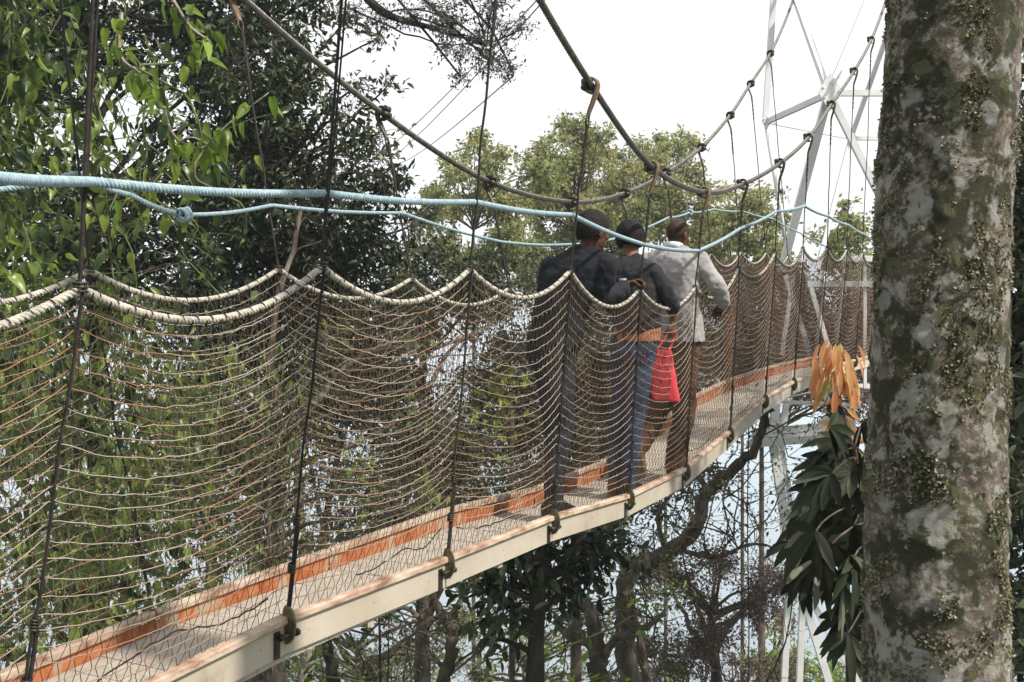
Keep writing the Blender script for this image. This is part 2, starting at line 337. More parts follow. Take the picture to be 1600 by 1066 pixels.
# ------------------------------------------------------------------ nets
def net(Pd, Bd, name, label, outw):
    root = empty(name, Bd[5], label, "safety net", "rope safety nets along the walkway")
    rows, segs, vert = 24, 14, 40
    dark = MB(); light = MB(); top = MB(); lash = MB(); knots = MB()
    toplines = []
    for i in ST[:-1]:
        P0, P1, B0, B1 = Pd[i], Pd[i+1], Bd[i]+UP*.004, Bd[i+1]+UP*.004
        bul = rng.uniform(.01, .05)
        sg0 = rng.uniform(.12, .145)
        def S(u, v):
            u = np.asarray(u, float); v = np.asarray(v, float)
            sag = 4*u*(1-u)*(sg0*(1-v)**.8+.035*np.sin(np.pi*v))
            q = (P0*(1-u)[..., None]+P1*u[..., None])*(1-v)[..., None]+(B0*(1-u)[..., None]+B1*u[..., None])*v[..., None]
            return q-UP*sag[..., None]+outw*R*(bul*np.sin(np.pi*u)*np.sin(np.pi*v))[..., None]
        uu = np.linspace(0, 1, segs*2+1)
        toplines.append(S(uu, np.zeros_like(uu)))
        # cross rows, hung like the top rope, tied to the net
        V = (np.arange(1, rows)/rows)[:, None]+rng.normal(0, .0035, (rows-1, 1)); V = V+rng.normal(0, .0018, (rows-1, segs*2+1))
        V[:, 0] = V[:, 0].round(2); 
        g_ = S(np.broadcast_to(uu, V.shape), np.clip(V, 0, 1)); g_[:, :, :2] += outw*0
        light.tubes(g_+R*outw*.001, .00155*np.ones(g_.shape[:2])*rng.uniform(.8, 1.15, (g_.shape[0], 1)), R, 4)
        # knots on the rows
        # upright strands, zigzag between rows
        vv = np.arange(0, rows+1)/rows; ku = np.arange(1, vert)/vert
        U = ku[:, None]+((-1)**(np.arange(rows+1)[None]+np.arange(vert-1)[:, None]))*.0075+rng.normal(0, .0022, (vert-1, rows+1))
        g2 = S(np.clip(U, 0, 1), np.broadcast_to(vv, U.shape))
        dark.tubes(g2, .0014, D, 4)
        c_ = g2[:, 1:-1].reshape(-1, 3); nk = len(c_); oc = np.array([(1, 0, 0), (-1, 0, 0), (0, 1, 0), (0, -1, 0), (0, 0, 1), (0, 0, -1.)])*.0028
        tt_ = np.array([(0, 2, 4), (2, 1, 4), (1, 3, 4), (3, 0, 4), (2, 0, 5), (1, 2, 5), (3, 1, 5), (0, 3, 5)])
        knots.add((c_[:, None]+oc[None]*rng.uniform(.7, 1.3, (nk, 1, 1))).reshape(-1, 3), None, (np.arange(nk)[:, None, None]*6+tt_[None]).reshape(-1, 3))
        # lashings of the net round the top rope
        for u_ in np.arange(.03, 1, .058):
            c = S(np.array([u_]), np.array([0.]))[0]; c2 = S(np.array([u_+.01]), np.array([0.]))[0]; t_ = nrm(c2-c); n2 = nrm(np.cross(t_, R))
            a_ = np.linspace(0, 2*np.pi, 9); lash.tubes(np.array([c+.0145*(math.cos(x)*R+math.sin(x)*n2)+t_*.004*x for x in a_]), .0018, t_, 4)
        # loose lashing cord at the foot
        x = np.linspace(0, 1, 60); yv = .925+smooth_noise(60, 5, .022)+smooth_noise(60, 26, .006)
        j0, j1 = sorted(rng.integers(0, 60, 2)); j0, j1 = (j0, j1) if j1-j0 > 20 else (5, 55)
        lash.tubes(S(x, yv)[j0:j1]-outw*R*.006, .0028, R, 5)
    tl = np.vstack([t[:-1] for t in toplines]+[toplines[-1][-1:]])
    rope(top, tl, .0115, .042)
    tr = top.build("top_rope", 'cream_rope', root)
    lash.build("lashing", 'dark_cord', tr, kind="stuff"); knots.build("knots", 'net_light', root, kind="stuff")
    light.build("cross_strands", 'net_light', root); dark.build("upright_strands", 'net_dark', root)
net(NP, NB, "safety_net", "rope safety net on the side of the walkway nearest the camera, hung in scallops", 1)
net(FP, FB, "safety_net", "rope safety net along the far side of the walkway, behind the three people", -1)

# ------------------------------------------------------------------ main cables
for Cd, lab, s in ((NC, "near main cable, twisted steel, dipping from top centre to above the grey jacket", 1),
                   (FC, "far main cable, twisted steel, sweeping from top left down over the heads", -1)):
    pts = [Cd[-2]+(Cd[-2]-Cd[-1])*2.5+UP*.6]+[Cd[i] for i in ST]+[Cd[12]+(Cd[12]-Cd[11])*1.0+UP*.15]
    mb = MB(); rope(mb, catmull(pts), .0175, .11, 6, 5); mb.build("main_cable", 'cable', label=lab, cat="cable", group="main suspension cables")

# ------------------------------------------------------------------ hangers
def hanger(i, C, Pk, Bk, side, label):
    o = R*side; h = empty("hanger_rope", Bk, label, "hanger rope", "hangers between the main cables and the deck")
    near = i <= 5
    # clamp: hooked strap round the cable, folded to a shackle
    mb = MB(); th = np.linspace(-.2, 1.6*np.pi, 16)
    P = [C+.034*(math.cos(t)*o+math.sin(t)*UP) for t in th[::-1]]
    dn = nrm(Pk-C)
    c0 = C+dn*.03
    for dd in (-.012, .012):
        pp = [x+D*dd for x in P]+[C+dn*.07+o*.022+D*dd*.9, C+dn*.125+o*.006+D*dd*.6, C+dn*.155+D*dd*.4]
        mb.tubes(catmull(pp, 3), .0085, D, 6, 0, True)
    mb.tubes(catmull([x for x in P]+[C+dn*.07+o*.022, C+dn*.125+o*.006, C+dn*.155], 3), .006, D, 6, 0, True)
    cl = mb.build("cable_clamp", 'strap' if (i <= 5 and side == 1) or i <= 2 else 'steel_dark', h)
    mb = MB(); mb.tube([C-UP*.01-o*.03-D*.03, C-UP*.01-o*.03+D*.03], .017, 8); mb.tube([C+UP*.02-o*.03-D*.02, C+UP*.02-o*.03+D*.02], .021, 6)
    a_ = np.linspace(0, 2*np.pi, 13); e = C+dn*.175
    mb.tubes(np.array([e+.017*math.cos(x)*D+.026*math.sin(x)*dn for x in a_]), .0055, o, 6)
    mb.build("shackle", 'steel_dark', cl)
    # the doubled dark rope from shackle to net corner, then down over the net to the deck
    mb = MB(); st = C+dn*.19
    n = 16; x = np.linspace(0, 1, n)[:, None]; l1 = st*(1-x)+Pk*x; l1 = l1+R*(smooth_noise(n, 6, .003)*np.sin(np.pi*x[:, 0]))[:, None]
    mb.tubes(l1, .0054, D, 6)
    ls = np.linalg.norm(Pk-st); k0 = min(.45, .22/max(ls, .3))
    l1b = st*(1-x*k0)+Pk*x*k0+D*.006; mb.tubes(l1b, .0078*np.ones(n)*(1+.25*np.sin(np.arange(n)*1.9)), D, 6)
    end = Bk+UP*.03+o*.006
    l2 = Pk*(1-x)+end*x+o*.012; l2 = l2+D*(smooth_noise(n, 5, .006)*np.sin(np.pi*x[:, 0]))[:, None]
    mb.tubes(l2, .0045, D, 6)
    q = 1-.24*x[:, 0]; l3 = (Pk*(1-q[:, None])+end*q[:, None])+o*.015+D*.006; mb.tubes(l3, .006, D, 6)
    if side == 1 and i <= 1: mb.tubes(st*(1-x)+Pk*x+D*.02*np.sin(np.pi*x), .0035, D, 5)
    mb.build("rope", 'dark_cord', h)
    mb = MB()
    for z_, r_ in ((.10, .011), (.24, .009)):
        for k in range(4):
            a2 = np.linspace(0, 2*np.pi, 9); c = end*(1-z_)+Pk*z_+dn*(-.008*k)+o*.012
            mb.tubes(np.array([c+r_*(math.cos(y)*D+math.sin(y)*R)+UP*.002*y for y in a2]), .004, UP, 5)
    for k in range(3):
        a2 = np.linspace(0, 2*np.pi, 9); c = Pk+UP*(.012-.01*k); mb.tubes(np.array([c+.018*(math.cos(y)*D+math.sin(y)*R) for y in a2]), .0032, UP, 5)
    mb.build("knot", 'steel_dark', h)
    return h
for i in range(-1, 12):
    if i == 0: wl = "near-side hanger rope crossing the scallop peak closest to the left edge"
    elif i == 3: wl = "near-side hanger rope in front of the man in black with a watch"
    elif i == 4: wl = "near-side hanger rope that the hand with the watch grips"
    elif i == 5: wl = "near-side hanger rope over the grey jacket of the third person"
    elif i == -1: wl = "near-side hanger rope just outside the left edge"
    elif i < 3: wl = "near-side hanger rope, %s one left of the man in black" % ORD(3-i)
    else: wl = "near-side hanger rope, %s one right of the grey jacket" % ORD(i-5)
    hanger(i, NC[i], NP[i], NB[i], 1, wl)
for i in range(0, 12):
    wl = "far-side hanger rope, %s from the left along the far net" % ORD(i) if i > 0 else "far-side hanger rope just outside the left edge"
    if i >= 11: wl = "far-side hanger rope closest to the tower"
    hanger(i, FC[i], FP[i], FB[i], -1, wl)

# ------------------------------------------------------------------ blue hand ropes
near = [bf(-2, -2.3, 1.0), pf(-260, 240, -.9), pf(142, 284, 0), pf(507, 302, 1), pf(742, 316, 2), pf(893, 336, 3), pf(1005, 382, 4), pf(1091, 392, 5), pf(1157, 357, 6), pf(1214, 330, 7), pf(1257, 322, 8), pf(1294, 338, 9), pf(1326, 352, 10), pf(1350, 366, 11), bf(12, -2.48, 1.4)]
def straightish(P):
    o = [P[0]]
    for a, b in zip(P[:-1], P[1:]):
        for t in np.linspace(0, 1, 9)[1:]:
            o.append(a*(1-t)+b*t-UP*.012*math.sin(math.pi*t))
    return np.array(o)
mb = MB(); rope(mb, straightish(near), .0128, .042); mb.build("hand_rope", 'blue_rope', label="thick pale blue twisted hand rope on the near side, crossing in front of the heads", cat="hand rope", group="blue hand ropes")
far = [pf(-330, 345, 0), pf(0, 296, .75), pf(118, 270, 1), pf(205, 305, 1.25), pf(288, 336, 1.52), pf(425, 321, 2), pf(628, 333, 3), pf(783, 378, 4), pf(893, 382, 5), pf(965, 372, 6), pf(1045, 340, 7), pf(1078, 332, 7.6), pf(1115, 327, 8.2), pf(1160, 330, 9.2), pf(1208, 342, 10), pf(1250, 364, 11), pf(1292, 386, 12)]
fr = empty("hand_rope", far[4], "thinner blue hand rope on the far side with two dark-wrapped knots", "hand rope", "blue hand ropes")
mb = MB(); rope(mb, straightish(far[:5]), .0112, .045); rope(mb, straightish(far[4:]), .0095, .038); mb.build("rope", 'blue_rope', fr)
for kp, rr in ((far[4], .024), (far[11], .024)):
    mb = MB()
    for k in range(4):
        a2 = np.linspace(0, 2*np.pi, 17); ax1 = nrm(rng.normal(0, 1, 3)+D*1.5); b1 = nrm(np.cross(ax1, UP)); b2 = np.cross(ax1, b1)
        mb.tubes(np.array([kp+ax1*(k-1.5)*.011+rr*(math.cos(y)*b1+math.sin(y)*b2) for y in a2]), (.0105), ax1, 7)
    kn = mb.build("knot", 'blue_rope', fr)
    mb = MB(); a2 = np.linspace(0, 4*np.pi, 30); mb.tubes(np.array([kp-D*.05+D*.012*y/2+.014*(math.cos(y)*R+math.sin(y)*UP) for y in a2]), .005, D, 5); mb.build("binding", 'dark_cord', kn)
# ------------------------------------------------------------------ the three people
MT['skin'] = mat("brown_skin", [(.3, (.060, .030, .019)), (.7, (.105, .053, .034))], 12, .45, bump=.15, bscale=150, bdist=.002)
MT['skin_pale'] = mat("mid_brown_skin", [(.3, (.16, .085, .055)), (.7, (.24, .13, .085))], 12, .45, bump=.15, bscale=150, bdist=.002)
MT['hair'] = mat("black_hair", [(.3, (.006, .005, .005)), (.7, (.022, .018, .016))], 60, .55, bump=.9, bscale=180, bdist=.006)
MT['stubble'] = mat("cropped_hair", [(.3, (.034, .019, .014)), (.7, (.055, .032, .023))], 90, .6, bump=.5, bscale=300, bdist=.002)
MT['shirt_black'] = mat("black_knit", [(.3, (.011, .012, .016)), (.7, (.024, .026, .033))], 5, .8, bump=.35, bscale=22, bdist=.02)
MT['shirt_charcoal'] = mat("charcoal_jersey", [(.3, (.018, .017, .020)), (.7, (.040, .038, .044))], 5, .8, bump=.35, bscale=22, bdist=.02)
MT['jeans'] = mat("dark_blue_jeans", [(.3, (.020, .027, .05)), (.6, (.055, .075, .13)), (.8, (.12, .15, .22))], 7, .85, bump=.3, bscale=40)
MT['dark_trousers'] = mat("dark_trousers", [(.3, (.012, .012, .015)), (.7, (.04, .043, .055))], 7, .85, bump=.3, bscale=30)
MT['brown_trousers'] = mat("brown_trousers", [(.3, (.06, .032, .020)), (.7, (.13, .07, .045))], 7, .85, bump=.3, bscale=30)
MT['jacket'] = mat("grey_jacket", [(.3, (.26, .25, .25)), (.7, (.37, .35, .35))], 4, .85, bump=.3, bscale=25, bdist=.02)
MT['white_cloth'] = mat("white_collar", [(.3, (.55, .55, .56)), (.7, (.68, .68, .7))], 8, .8)
MT['boots'] = mat("tan_boots", [(.3, (.11, .05, .025)), (.7, (.24, .12, .06))], 14, .6, bump=.2)
MT['sole'] = mat("boot_sole", [(.3, (.16, .12, .08)), (.7, (.34, .27, .19))], 14, .8)
MT['belt'] = mat("orange_waistband", [(.3, (.34, .13, .07)), (.7, (.48, .22, .13))], 30, .8)
MT['bag_red'] = mat("red_bag", [(.3, (.40, .03, .038)), (.7, (.60, .065, .075))], 8, .55, bump=.15, bscale=60)
MT['silver'] = mat("watch_steel", [(.3, (.5, .52, .52)), (.7, (.7, .72, .72))], 30, .25, .6)
MT['eye'] = mat("eye_white", [(.3, (.6, .57, .52)), (.7, (.7, .67, .62))], 30, .3)
cloud = bpy.data.textures.new("cloth_folds", 'CLOUDS'); cloud.noise_scale = .075; cloud.noise_depth = 2
hairt = bpy.data.textures.new("hair_tufts", 'CLOUDS'); hairt.noise_scale = .010; hairt.noise_depth = 2
def fuse(o, voxel, smooth=4, disp=0.0, tex=None):
    m = o.modifiers.new("fuse", 'REMESH'); m.mode = 'VOXEL'; m.voxel_size = voxel; m.use_smooth_shade = True
    s = o.modifiers.new("soften", 'SMOOTH'); s.factor = .5; s.iterations = smooth
    if disp:
        d = o.modifiers.new("folds", 'DISPLACE'); d.texture = tex or cloud; d.strength = disp; d.mid_level = .5; d.texture_coords = 'LOCAL'
def floor_z(i): return CZ+float(np.interp(i, ST, [_B[k] for k in ST]))*K-TH+.022
def limb(mb, pts, radii, n=14):
    P = catmull(pts, 6); r = np.interp(np.linspace(0, len(radii)-1, len(P)), np.arange(len(radii)), radii); mb.tube(P, r, n)
    mb.ellipsoid(P[0], (r[0],)*3, None, 12, 8); mb.ellipsoid(P[-1], (r[-1],)*3, None, 12, 8)
def torso(mb, rings, f, grow=0.0):
    """rings: (centre, half width, half depth) from the hem up; f = facing"""
    f = nrm(np.array([f[0], f[1], 0])); s = np.cross(f, UP); C = catmull([r[0] for r in rings], 4)
    a = np.interp(np.linspace(0, len(rings)-1, len(C)), np.arange(len(rings)), [r[1] for r in rings])+grow
    b = np.interp(np.linspace(0, len(rings)-1, len(C)), np.arange(len(rings)), [r[2] for r in rings])+grow
    th = np.arange(24)*2*np.pi/24; e = .82
    tl = np.interp(np.linspace(0, len(rings)-1, len(C)), np.arange(len(rings)), [r[3] if len(r) > 3 else 0. for r in rings])
    V = [[c+UP*ti*math.cos(t)+s*aa*np.sign(math.cos(t))*abs(math.cos(t))**e+f*bb*np.sign(math.sin(t))*abs(math.sin(t))**e for t in th] for c, aa, bb, ti in zip(C, a, b, tl)]
    mb.rings(np.array(V))
def hand(mb, wr, d, pn, side, curl=.5, L=.175, spread=.12):
    """wr wrist, d towards the fingers, pn palm normal, side: direction of the thumb"""
    d = nrm(d); pn = nrm(pn-(pn@d)*d); s = nrm(side-(side@d)*d-(side@pn)*pn)
    pl = L*.50; V = []
    for x, wd, th in ((-.05, .026, .020), (.15, .030, .019), (.5, .038, .017), (.85, .041, .014), (1.0, .039, .011)):
        c = wr+d*pl*x; V.append([c+s*wd*math.cos(t)+pn*th*math.sin(t) for t in np.arange(12)*np.pi/6])
    mb.rings(np.array(V))
    for k, (off, fl) in enumerate(((.029, .42), (.010, .47), (-.010, .43), (-.028, .34))):
        p = wr+d*pl*.93+s*off; dd = nrm(d+s*off*spread*30*.1); seg = L*fl; pts = [p-d*.012, p]; ang = 0
        for q, fr in enumerate((.45, .31, .24)):
            ang += curl*(1.0+.15*k*.3) if q else curl*.7
            v_ = dd*math.cos(ang)+pn*math.sin(ang); p = p+v_*seg*fr; pts.append(p)
        mb.tube(pts, [.0088, .0088, .0082, .0076, .006], 8); mb.ellipsoid(pts[-1], (.0062,)*3, None, 8, 6)
    p = wr+d*pl*.28+s*.026; v1 = nrm(d*.75+s*.65+pn*.35); p1 = p+v1*.038; v2 = nrm(d*.9+s*.15+pn*(.3+curl*.6)); p2 = p1+v2*.030; p3 = p2+nrm(v2+pn*curl*.4)*.022
    mb.tube([p-v1*.012, p, p1, p2, p3], [.013, .012, .010, .009, .0065], 8)
def head(mb, c, f, up, h=.232):
    k = h/.232; f = nrm(f); s = nrm(np.cross(f, up)); up = np.cross(s, f); ax = (s, f, up)
    mb.ellipsoid(c+up*.022*k-f*.008*k, (.076*k, .096*k, .093*k), ax, 20, 14)
    mb.ellipsoid(c-up*.045*k+f*.028*k, (.056*k, .060*k, .066*k), ax, 16, 10)
    mb.ellipsoid(c-up*.098*k+f*.066*k, (.022*k, .018*k, .016*k), ax, 10, 8)
    mb.tube([c+up*.016*k+f*.086*k, c-up*.006*k+f*.099*k, c-up*.024*k+f*.108*k], [.008*k, .010*k, .013*k], 8)
    for q in (-1, 1):
        mb.ellipsoid(c-up*.030*k+f*.098*k+s*q*.013*k, (.009*k, .009*k, .007*k), ax, 8, 6)
        mb.ellipsoid(c+up*.022*k+f*.080*k+s*q*.030*k, (.024*k, .012*k, .007*k), ax, 8, 6)
        mb.ellipsoid(c-up*.012*k-f*.004*k+s*q*.078*k, (.009*k, .019*k, .032*k), ax, 10, 8)
        mb.ellipsoid(c-up*.024*k+f*.060*k+s*q*.036*k, (.022*k, .02*k, .02*k), ax, 8, 6)
    mb.ellipsoid(c-up*.058*k+f*.090*k, (.024*k, .010*k, .006*k), ax, 10, 6); mb.ellipsoid(c-up*.068*k+f*.088*k, (.021*k, .010*k, .006*k), ax, 10, 6)
    return ax, k
def eyes(root, c, ax, k):
    s, f, up = ax
    for q in (-1, 1):
        e = MB(); e.ellipsoid(c+up*.006*k+f*.079*k+s*q*.030*k, (.0125*k,)*3, ax, 12, 8, 0); e.ellipsoid(c+up*.006*k+f*.088*k+s*q*.030*k, (.006*k, .0045*k, .006*k), ax, 10, 6, 1)
        e.build("eye", ['eye', 'hair'], root)
def shoe(root, ank, f, zf, m, pitch=0.0, name="shoe", L=.275):
    """f: toe direction, pitch: heel lifted"""
    f = nrm(np.array([f[0], f[1], 0])); s = np.cross(f, UP); fp = f*math.cos(pitch)-UP*math.sin(pitch); u = np.cross(s, fp)
    toe = None; base = ank-u*.075 if pitch else np.array([ank[0], ank[1], zf+.016])
    mb = MB(); V = []; th = np.arange(14)*2*np.pi/14
    for x, wd, ht in ((-.30, .020, .030), (-.27, .034, .052), (-.12, .040, .062), (.08, .040, .062), (.25, .043, .048), (.45, .049, .038), (.60, .046, .030), (.70, .028, .020)):
        c = base+fp*L*x+u*ht*.98; V.append([c+s*wd*np.sign(math.cos(t))*abs(math.cos(t))**.8+u*ht*np.sign(math.sin(t))*abs(math.sin(t))**.8 for t in th])
    mb.rings(np.array(V)); mb.tube([base+u*.07+fp*.0, base+u*.12-fp*.006], [.046, .047], 12)
    o = mb.build(name, m, root)
    mb = MB(); V = []
    for x, wd in ((-.315, .024), (-.27, .039), (-.12, .043), (.08, .040), (.25, .045), (.45, .052), (.61, .049), (.715, .030)):
        c = base+fp*L*x; V.append([c+s*wd*a_+u*b_ for a_, b_ in ((-1, -.016), (1, -.016), (1, .008), (-1, .008))])
    mb.rings(np.array(V)); mb.build("sole", 'sole' if m == 'boots' else 'hair', o, smooth=False)
    return o
def haircap(root, c, ax, k, m, g=.010, low=-.02, back=.0, disp=.006):
    s, f, up = ax; mb = MB(); nu, nv = 40, 26; V = []
    for t in np.linspace(.03, 2.35, nv):
        ring = []
        for p in np.arange(nu)*2*np.pi/nu:
            x, y, z = math.sin(t)*math.cos(p), math.sin(t)*math.sin(p), math.cos(t)
            zl = max(z, (low-.2*max(0, -y)-back*max(0, -y)+.95*max(0, y)**1.5)*1.0)
            rr = 1.0 if z >= zl-1e-6 else max(.80, 1-(zl-z)*.8)
            ring.append(c+up*.022*k-f*.008*k+s*(.077+g)*k*x*rr+f*(.097+g)*k*y*rr+up*(.095+g)*k*(zl if z < zl else z))
        V.append(ring)
    mb.rings(np.array(V[::-1])); o = mb.build("hair", m, root)
    if disp:
        sb = o.modifiers.new("detail", 'SUBSURF'); sb.levels = sb.render_levels = 2; sb.subdivision_type = 'SIMPLE'
        d = o.modifiers.new("tufts", 'DISPLACE'); d.texture = hairt; d.strength = disp*2.5; d.texture_coords = 'LOCAL'
    return o

def rot(v, deg):
    a = math.radians(deg); return np.array([v[0]*math.cos(a)-v[1]*math.sin(a), v[0]*math.sin(a)+v[1]*math.cos(a), 0])

# --- first: man in black with the watch
I1 = 3.57; J = lambda px, py, e=0.: pf(px, py, I1)+D*e
f1 = rot(D, -6); zf = floor_z(I1)
root = empty("person", np.array([*J(872, 700)[:2], zf]), "person in a black long-sleeved top, silver watch, gripping the net rope with the right hand", "person", "three people on the walkway")
hc = J(923, 362, .03); ff = nrm(rot(D, -28)+UP*-.10)
rings = [(J(862, 562), .150, .115), (J(866, 535), .160, .125), (J(874, 495), .155, .12), (J(885, 458, .01), .180, .125), (J(895, 430, .015), .200, .125), (J(902, 410, .02), .192, .105), (J(909, 396, .02), .125, .080), (J(915, 388, .02), .068, .064)]
LA = [J(862, 418), J(850, 452, .03), J(846, 480, .08), J(858, 492, .20), J(856, 482, .32)]
handR = NP[4]+UP*.012-D*.01
RA = [J(946, 412), J(942, 436, .01), J(932, 458, .03), J(951, 452, .20), pf(973, 447, 3.88), handR+UP*.012-R*.062-D*.02]
mb = MB()
torso(mb, rings, f1, -.014); limb(mb, [J(912, 400, .02), J(917, 388, .02), J(921, 375, .03)], [.062, .055, .056]); ax, k = head(mb, hc, ff, UP)
limb(mb, LA, [.052, .046, .042, .036, .026]); hand(mb, LA[-1], D*.8+R*.3, -UP+.2*R, -R*.2+UP*.1+D*.1, .5)
limb(mb, RA, [.052, .046, .040, .038, .030, .025]); dR = nrm(R*.95+D*.15+UP*.25); hand(mb, RA[-1], dR, -UP-.2*D, nrm(-D*.9+UP*.2), 1.05, .165)
hipL, hipR = J(853, 560), J(877, 558)
legL = [hipL, J(858, 610, .02), J(864, 672, .03), np.array([*J(866, 740, -.01)[:2], zf+.30]), np.array([*J(867, 780, -.02)[:2], zf+.09])]
legR = [hipR, J(879, 610, -.02), J(881, 672, -.02), np.array([*J(880, 740, -.10)[:2], zf+.30]), np.array([*J(880, 780, -.12)[:2], zf+.09])]
for lg in (legL, legR): limb(mb, lg, [.080, .068, .050, .046, .036])
o = mb.build("body", 'skin', root); fuse(o, .005, 3)
eyes(root, hc, ax, k); haircap(root, hc, ax, k, 'hair', .011, -.42, .40, .003)
mb = MB(); torso(mb, rings, f1); limb(mb, LA[:4], [.066, .060, .054, .050]); limb(mb, RA[:4], [.068, .062, .056, .052]); limb(mb, [RA[3], RA[3]*.85+RA[4]*.15], [.052, .049])
limb(mb, [J(880, 412), J(909, 398, .02), J(938, 410)], [.062, .070, .064])
o = mb.build("shirt", 'shirt_black', root); fuse(o, .008, 3, .030)
mb = MB(); torso(mb, [(J(862, 572), .140, .112), (J(864, 556), .150, .118), (J(868, 525), .150, .115)], f1, .0)
for lg in (legL, legR): limb(mb, lg, [.092, .078, .062, .057, .052])
o = mb.build("trousers", 'dark_trousers', root); fuse(o, .008, 3, .024)
shoe(root, legL[-1], rot(D, 8), zf, 'hair'); shoe(root, legR[-1], rot(D, -10), zf, 'hair')
wd = nrm(RA[5]-RA[4]); wc = RA[4]*.85+RA[5]*.15; u_ = nrm(np.cross(wd, D)); v_ = np.cross(wd, u_); a_ = np.linspace(0, 2*np.pi, 21)
mb = MB(); mb.tubes(np.array([[wc+wd*q+.0335*(math.cos(x)*u_+math.sin(x)*v_) for x in a_] for q in (-.006, 0, .006)]), .004, wd, 6); wt = mb.build("wristwatch", 'hair', root)
n_ = nrm(-D*.8+UP*.6); n_ = nrm(n_-(n_@wd)*wd); mb = MB(); mb.rings(np.array([[wc+n_*(.032+h_)+.021*r_*(math.cos(x)*wd+math.sin(x)*np.cross(wd, n_)) for x in a_[:-1]] for h_, r_ in ((0, 1), (.008, 1), (.010, .85))])); mb.build("watch_case", 'silver', wt, smooth=False)

# --- second: charcoal top, jeans, red bag
I2 = 4.41; J = lambda px, py, e=0.: pf(px, py, I2)+D*e
f2 = rot(D, 4); zf = floor_z(I2)
root = empty("person", np.array([*J(978, 700)[:2], zf]), "middle person with thick black hair, charcoal top over blue jeans, standing between the other two", "person", "three people on the walkway")
hc = J(981, 374, .04); ff = nrm(rot(D, 10)-UP*.25)
rings = [(J(995, 524), .158, .126, .055), (J(995, 505), .152, .118, .02), (J(994, 490), .150, .115), (J(992, 465), .150, .115), (J(988, 440, .01), .172, .12), (J(985, 424, .01), .178, .11), (J(984, 410, .02), .14, .09), (J(984, 400, .03), .062, .058)]
LA = [J(950, 425), J(942, 455, .05), J(945, 480, .12), J(955, 470, .28)]
RA = [J(1020, 426), J(1032, 444, .02), J(1037, 460, .05), J(1034, 480, .20), J(1031, 500, .24)]
mb = MB(); torso(mb, rings+[], f2, -.014); torso(mb, [(J(990, 560), .115, .085), (J(991, 540), .12, .09), (J(994, 500), .12, .085)], f2)
limb(mb, [J(984, 408, .02), J(983, 396, .03), J(982, 385, .04)], [.055, .050, .05]); ax, k = head(mb, hc, ff, UP, .225)
limb(mb, LA, [.045, .040, .034, .025]); hand(mb, LA[-1], D+R*.2, -UP, R, .5)
limb(mb, RA, [.045, .041, .036, .030, .024]); hand(mb, RA[-1], nrm(-UP+.1*D), -R, -D, 1.0)
legR = [J(1000, 548), J(999, 600, -.01), J(994, 655, -.02), np.array([*J(990, 715, -.05)[:2], zf+.28]), np.array([*J(988, 750, -.07)[:2], zf+.085])]
legL = [J(976, 550), J(973, 600, .02), J(967, 655, .02), np.array([*J(964, 715, 0)[:2], zf+.28]), np.array([*J(963, 745, -.02)[:2], zf+.085])]
for lg in (legL, legR): limb(mb, lg, [.080, .066, .048, .043, .034])
o = mb.build("body", 'skin_pale', root); fuse(o, .005, 3); eyes(root, hc, ax, k); haircap(root, hc, ax, k, 'hair', .021, -.72, .40, .003)
mb = MB(); torso(mb, rings, f2); limb(mb, LA[:3], [.058, .054, .048]); limb(mb, RA[:4], [.060, .058, .054, .046]); limb(mb, [J(962, 421), J(984, 408, .02), J(1010, 421)], [.055, .06, .055])
o = mb.build("shirt", 'shirt_charcoal', root); fuse(o, .008, 3, .030)
mb = MB(); torso(mb, [(J(993, 534), .150, .122), (J(994, 526), .150, .122), (J(995, 512), .146, .115)], f2, .002); mb.build("waistband", 'belt', root)
mb = MB(); torso(mb, [(J(988, 568), .142, .110), (J(990, 550), .152, .120), (J(992, 527), .148, .120)], f2)
for lg in (legL, legR): limb(mb, lg, [.092, .080, .062, .056, .052])
o = mb.build("jeans", 'jeans', root); fuse(o, .008, 3, .022)
shoe(root, legL[-1], rot(D, 10), zf, 'boots'); shoe(root, legR[-1], rot(D, -8), zf, 'hair')
# bag hanging from the middle person's right hand
H = RA[-1]-UP*.075
bag = empty("tote_bag", H-UP*.52, "bright red tote bag with two long straps hanging between the second and third person", "bag")
c0 = pf(1029, 546, I2+.12); c1 = pf(1039, 628, I2+.12); s_ = nrm(R*.93+D*.3-UP*.06); fN = np.cross(s_, UP)
mb = MB(); V = []
for x, wd, dp in ((0, .084, .014), (.03, .086, .022), (.3, .089, .038), (.7, .091, .050), (.95, .095, .054), (1.0, .090, .048)):
    c = c0*(1-x)+c1*x; V.append([c+s_*wd*np.sign(math.cos(t))*abs(math.cos(t))**.45+fN*dp*np.sign(math.sin(t))*abs(math.sin(t))**.45 for t in np.arange(28)*2*np.pi/28])
mb.rings(np.array(V)); ob = mb.build("bag_body", 'bag_red', bag); sb = ob.modifiers.new("d", 'SUBSURF'); sb.levels = sb.render_levels = 2; d_ = ob.modifiers.new("folds", 'DISPLACE'); d_.texture = cloud; d_.strength = .016; d_.texture_coords = 'LOCAL'
for q in (-1, 1):
    mb = MB(); a = c0-s_*.045+fN*q*.03-UP*.05; b = c0+s_*.045+fN*q*.03-UP*.05; P = catmull([a, a*.5+H*.5-s_*.01, H+UP*.0+s_*-.005, H+s_*.012, b*.5+H*.5+s_*.012, b], 6)
    mb.tubes(P, .0075, fN, 6, ell=1.0); mb.build("strap", 'bag_red', bag)
mb = MB()
for q in (.35, .75): mb.tubes(np.array([c0+s_*(-.05+.1*q)-fN*.048*1-UP*.015, c0+s_*(-.03+.1*q)-fN*.055-UP*.08, c0+s_*(-.02+.1*q)-fN*.06-UP*.14]), .0035, s_, 5)
mb.build("tassel", 'dark_cord', bag)

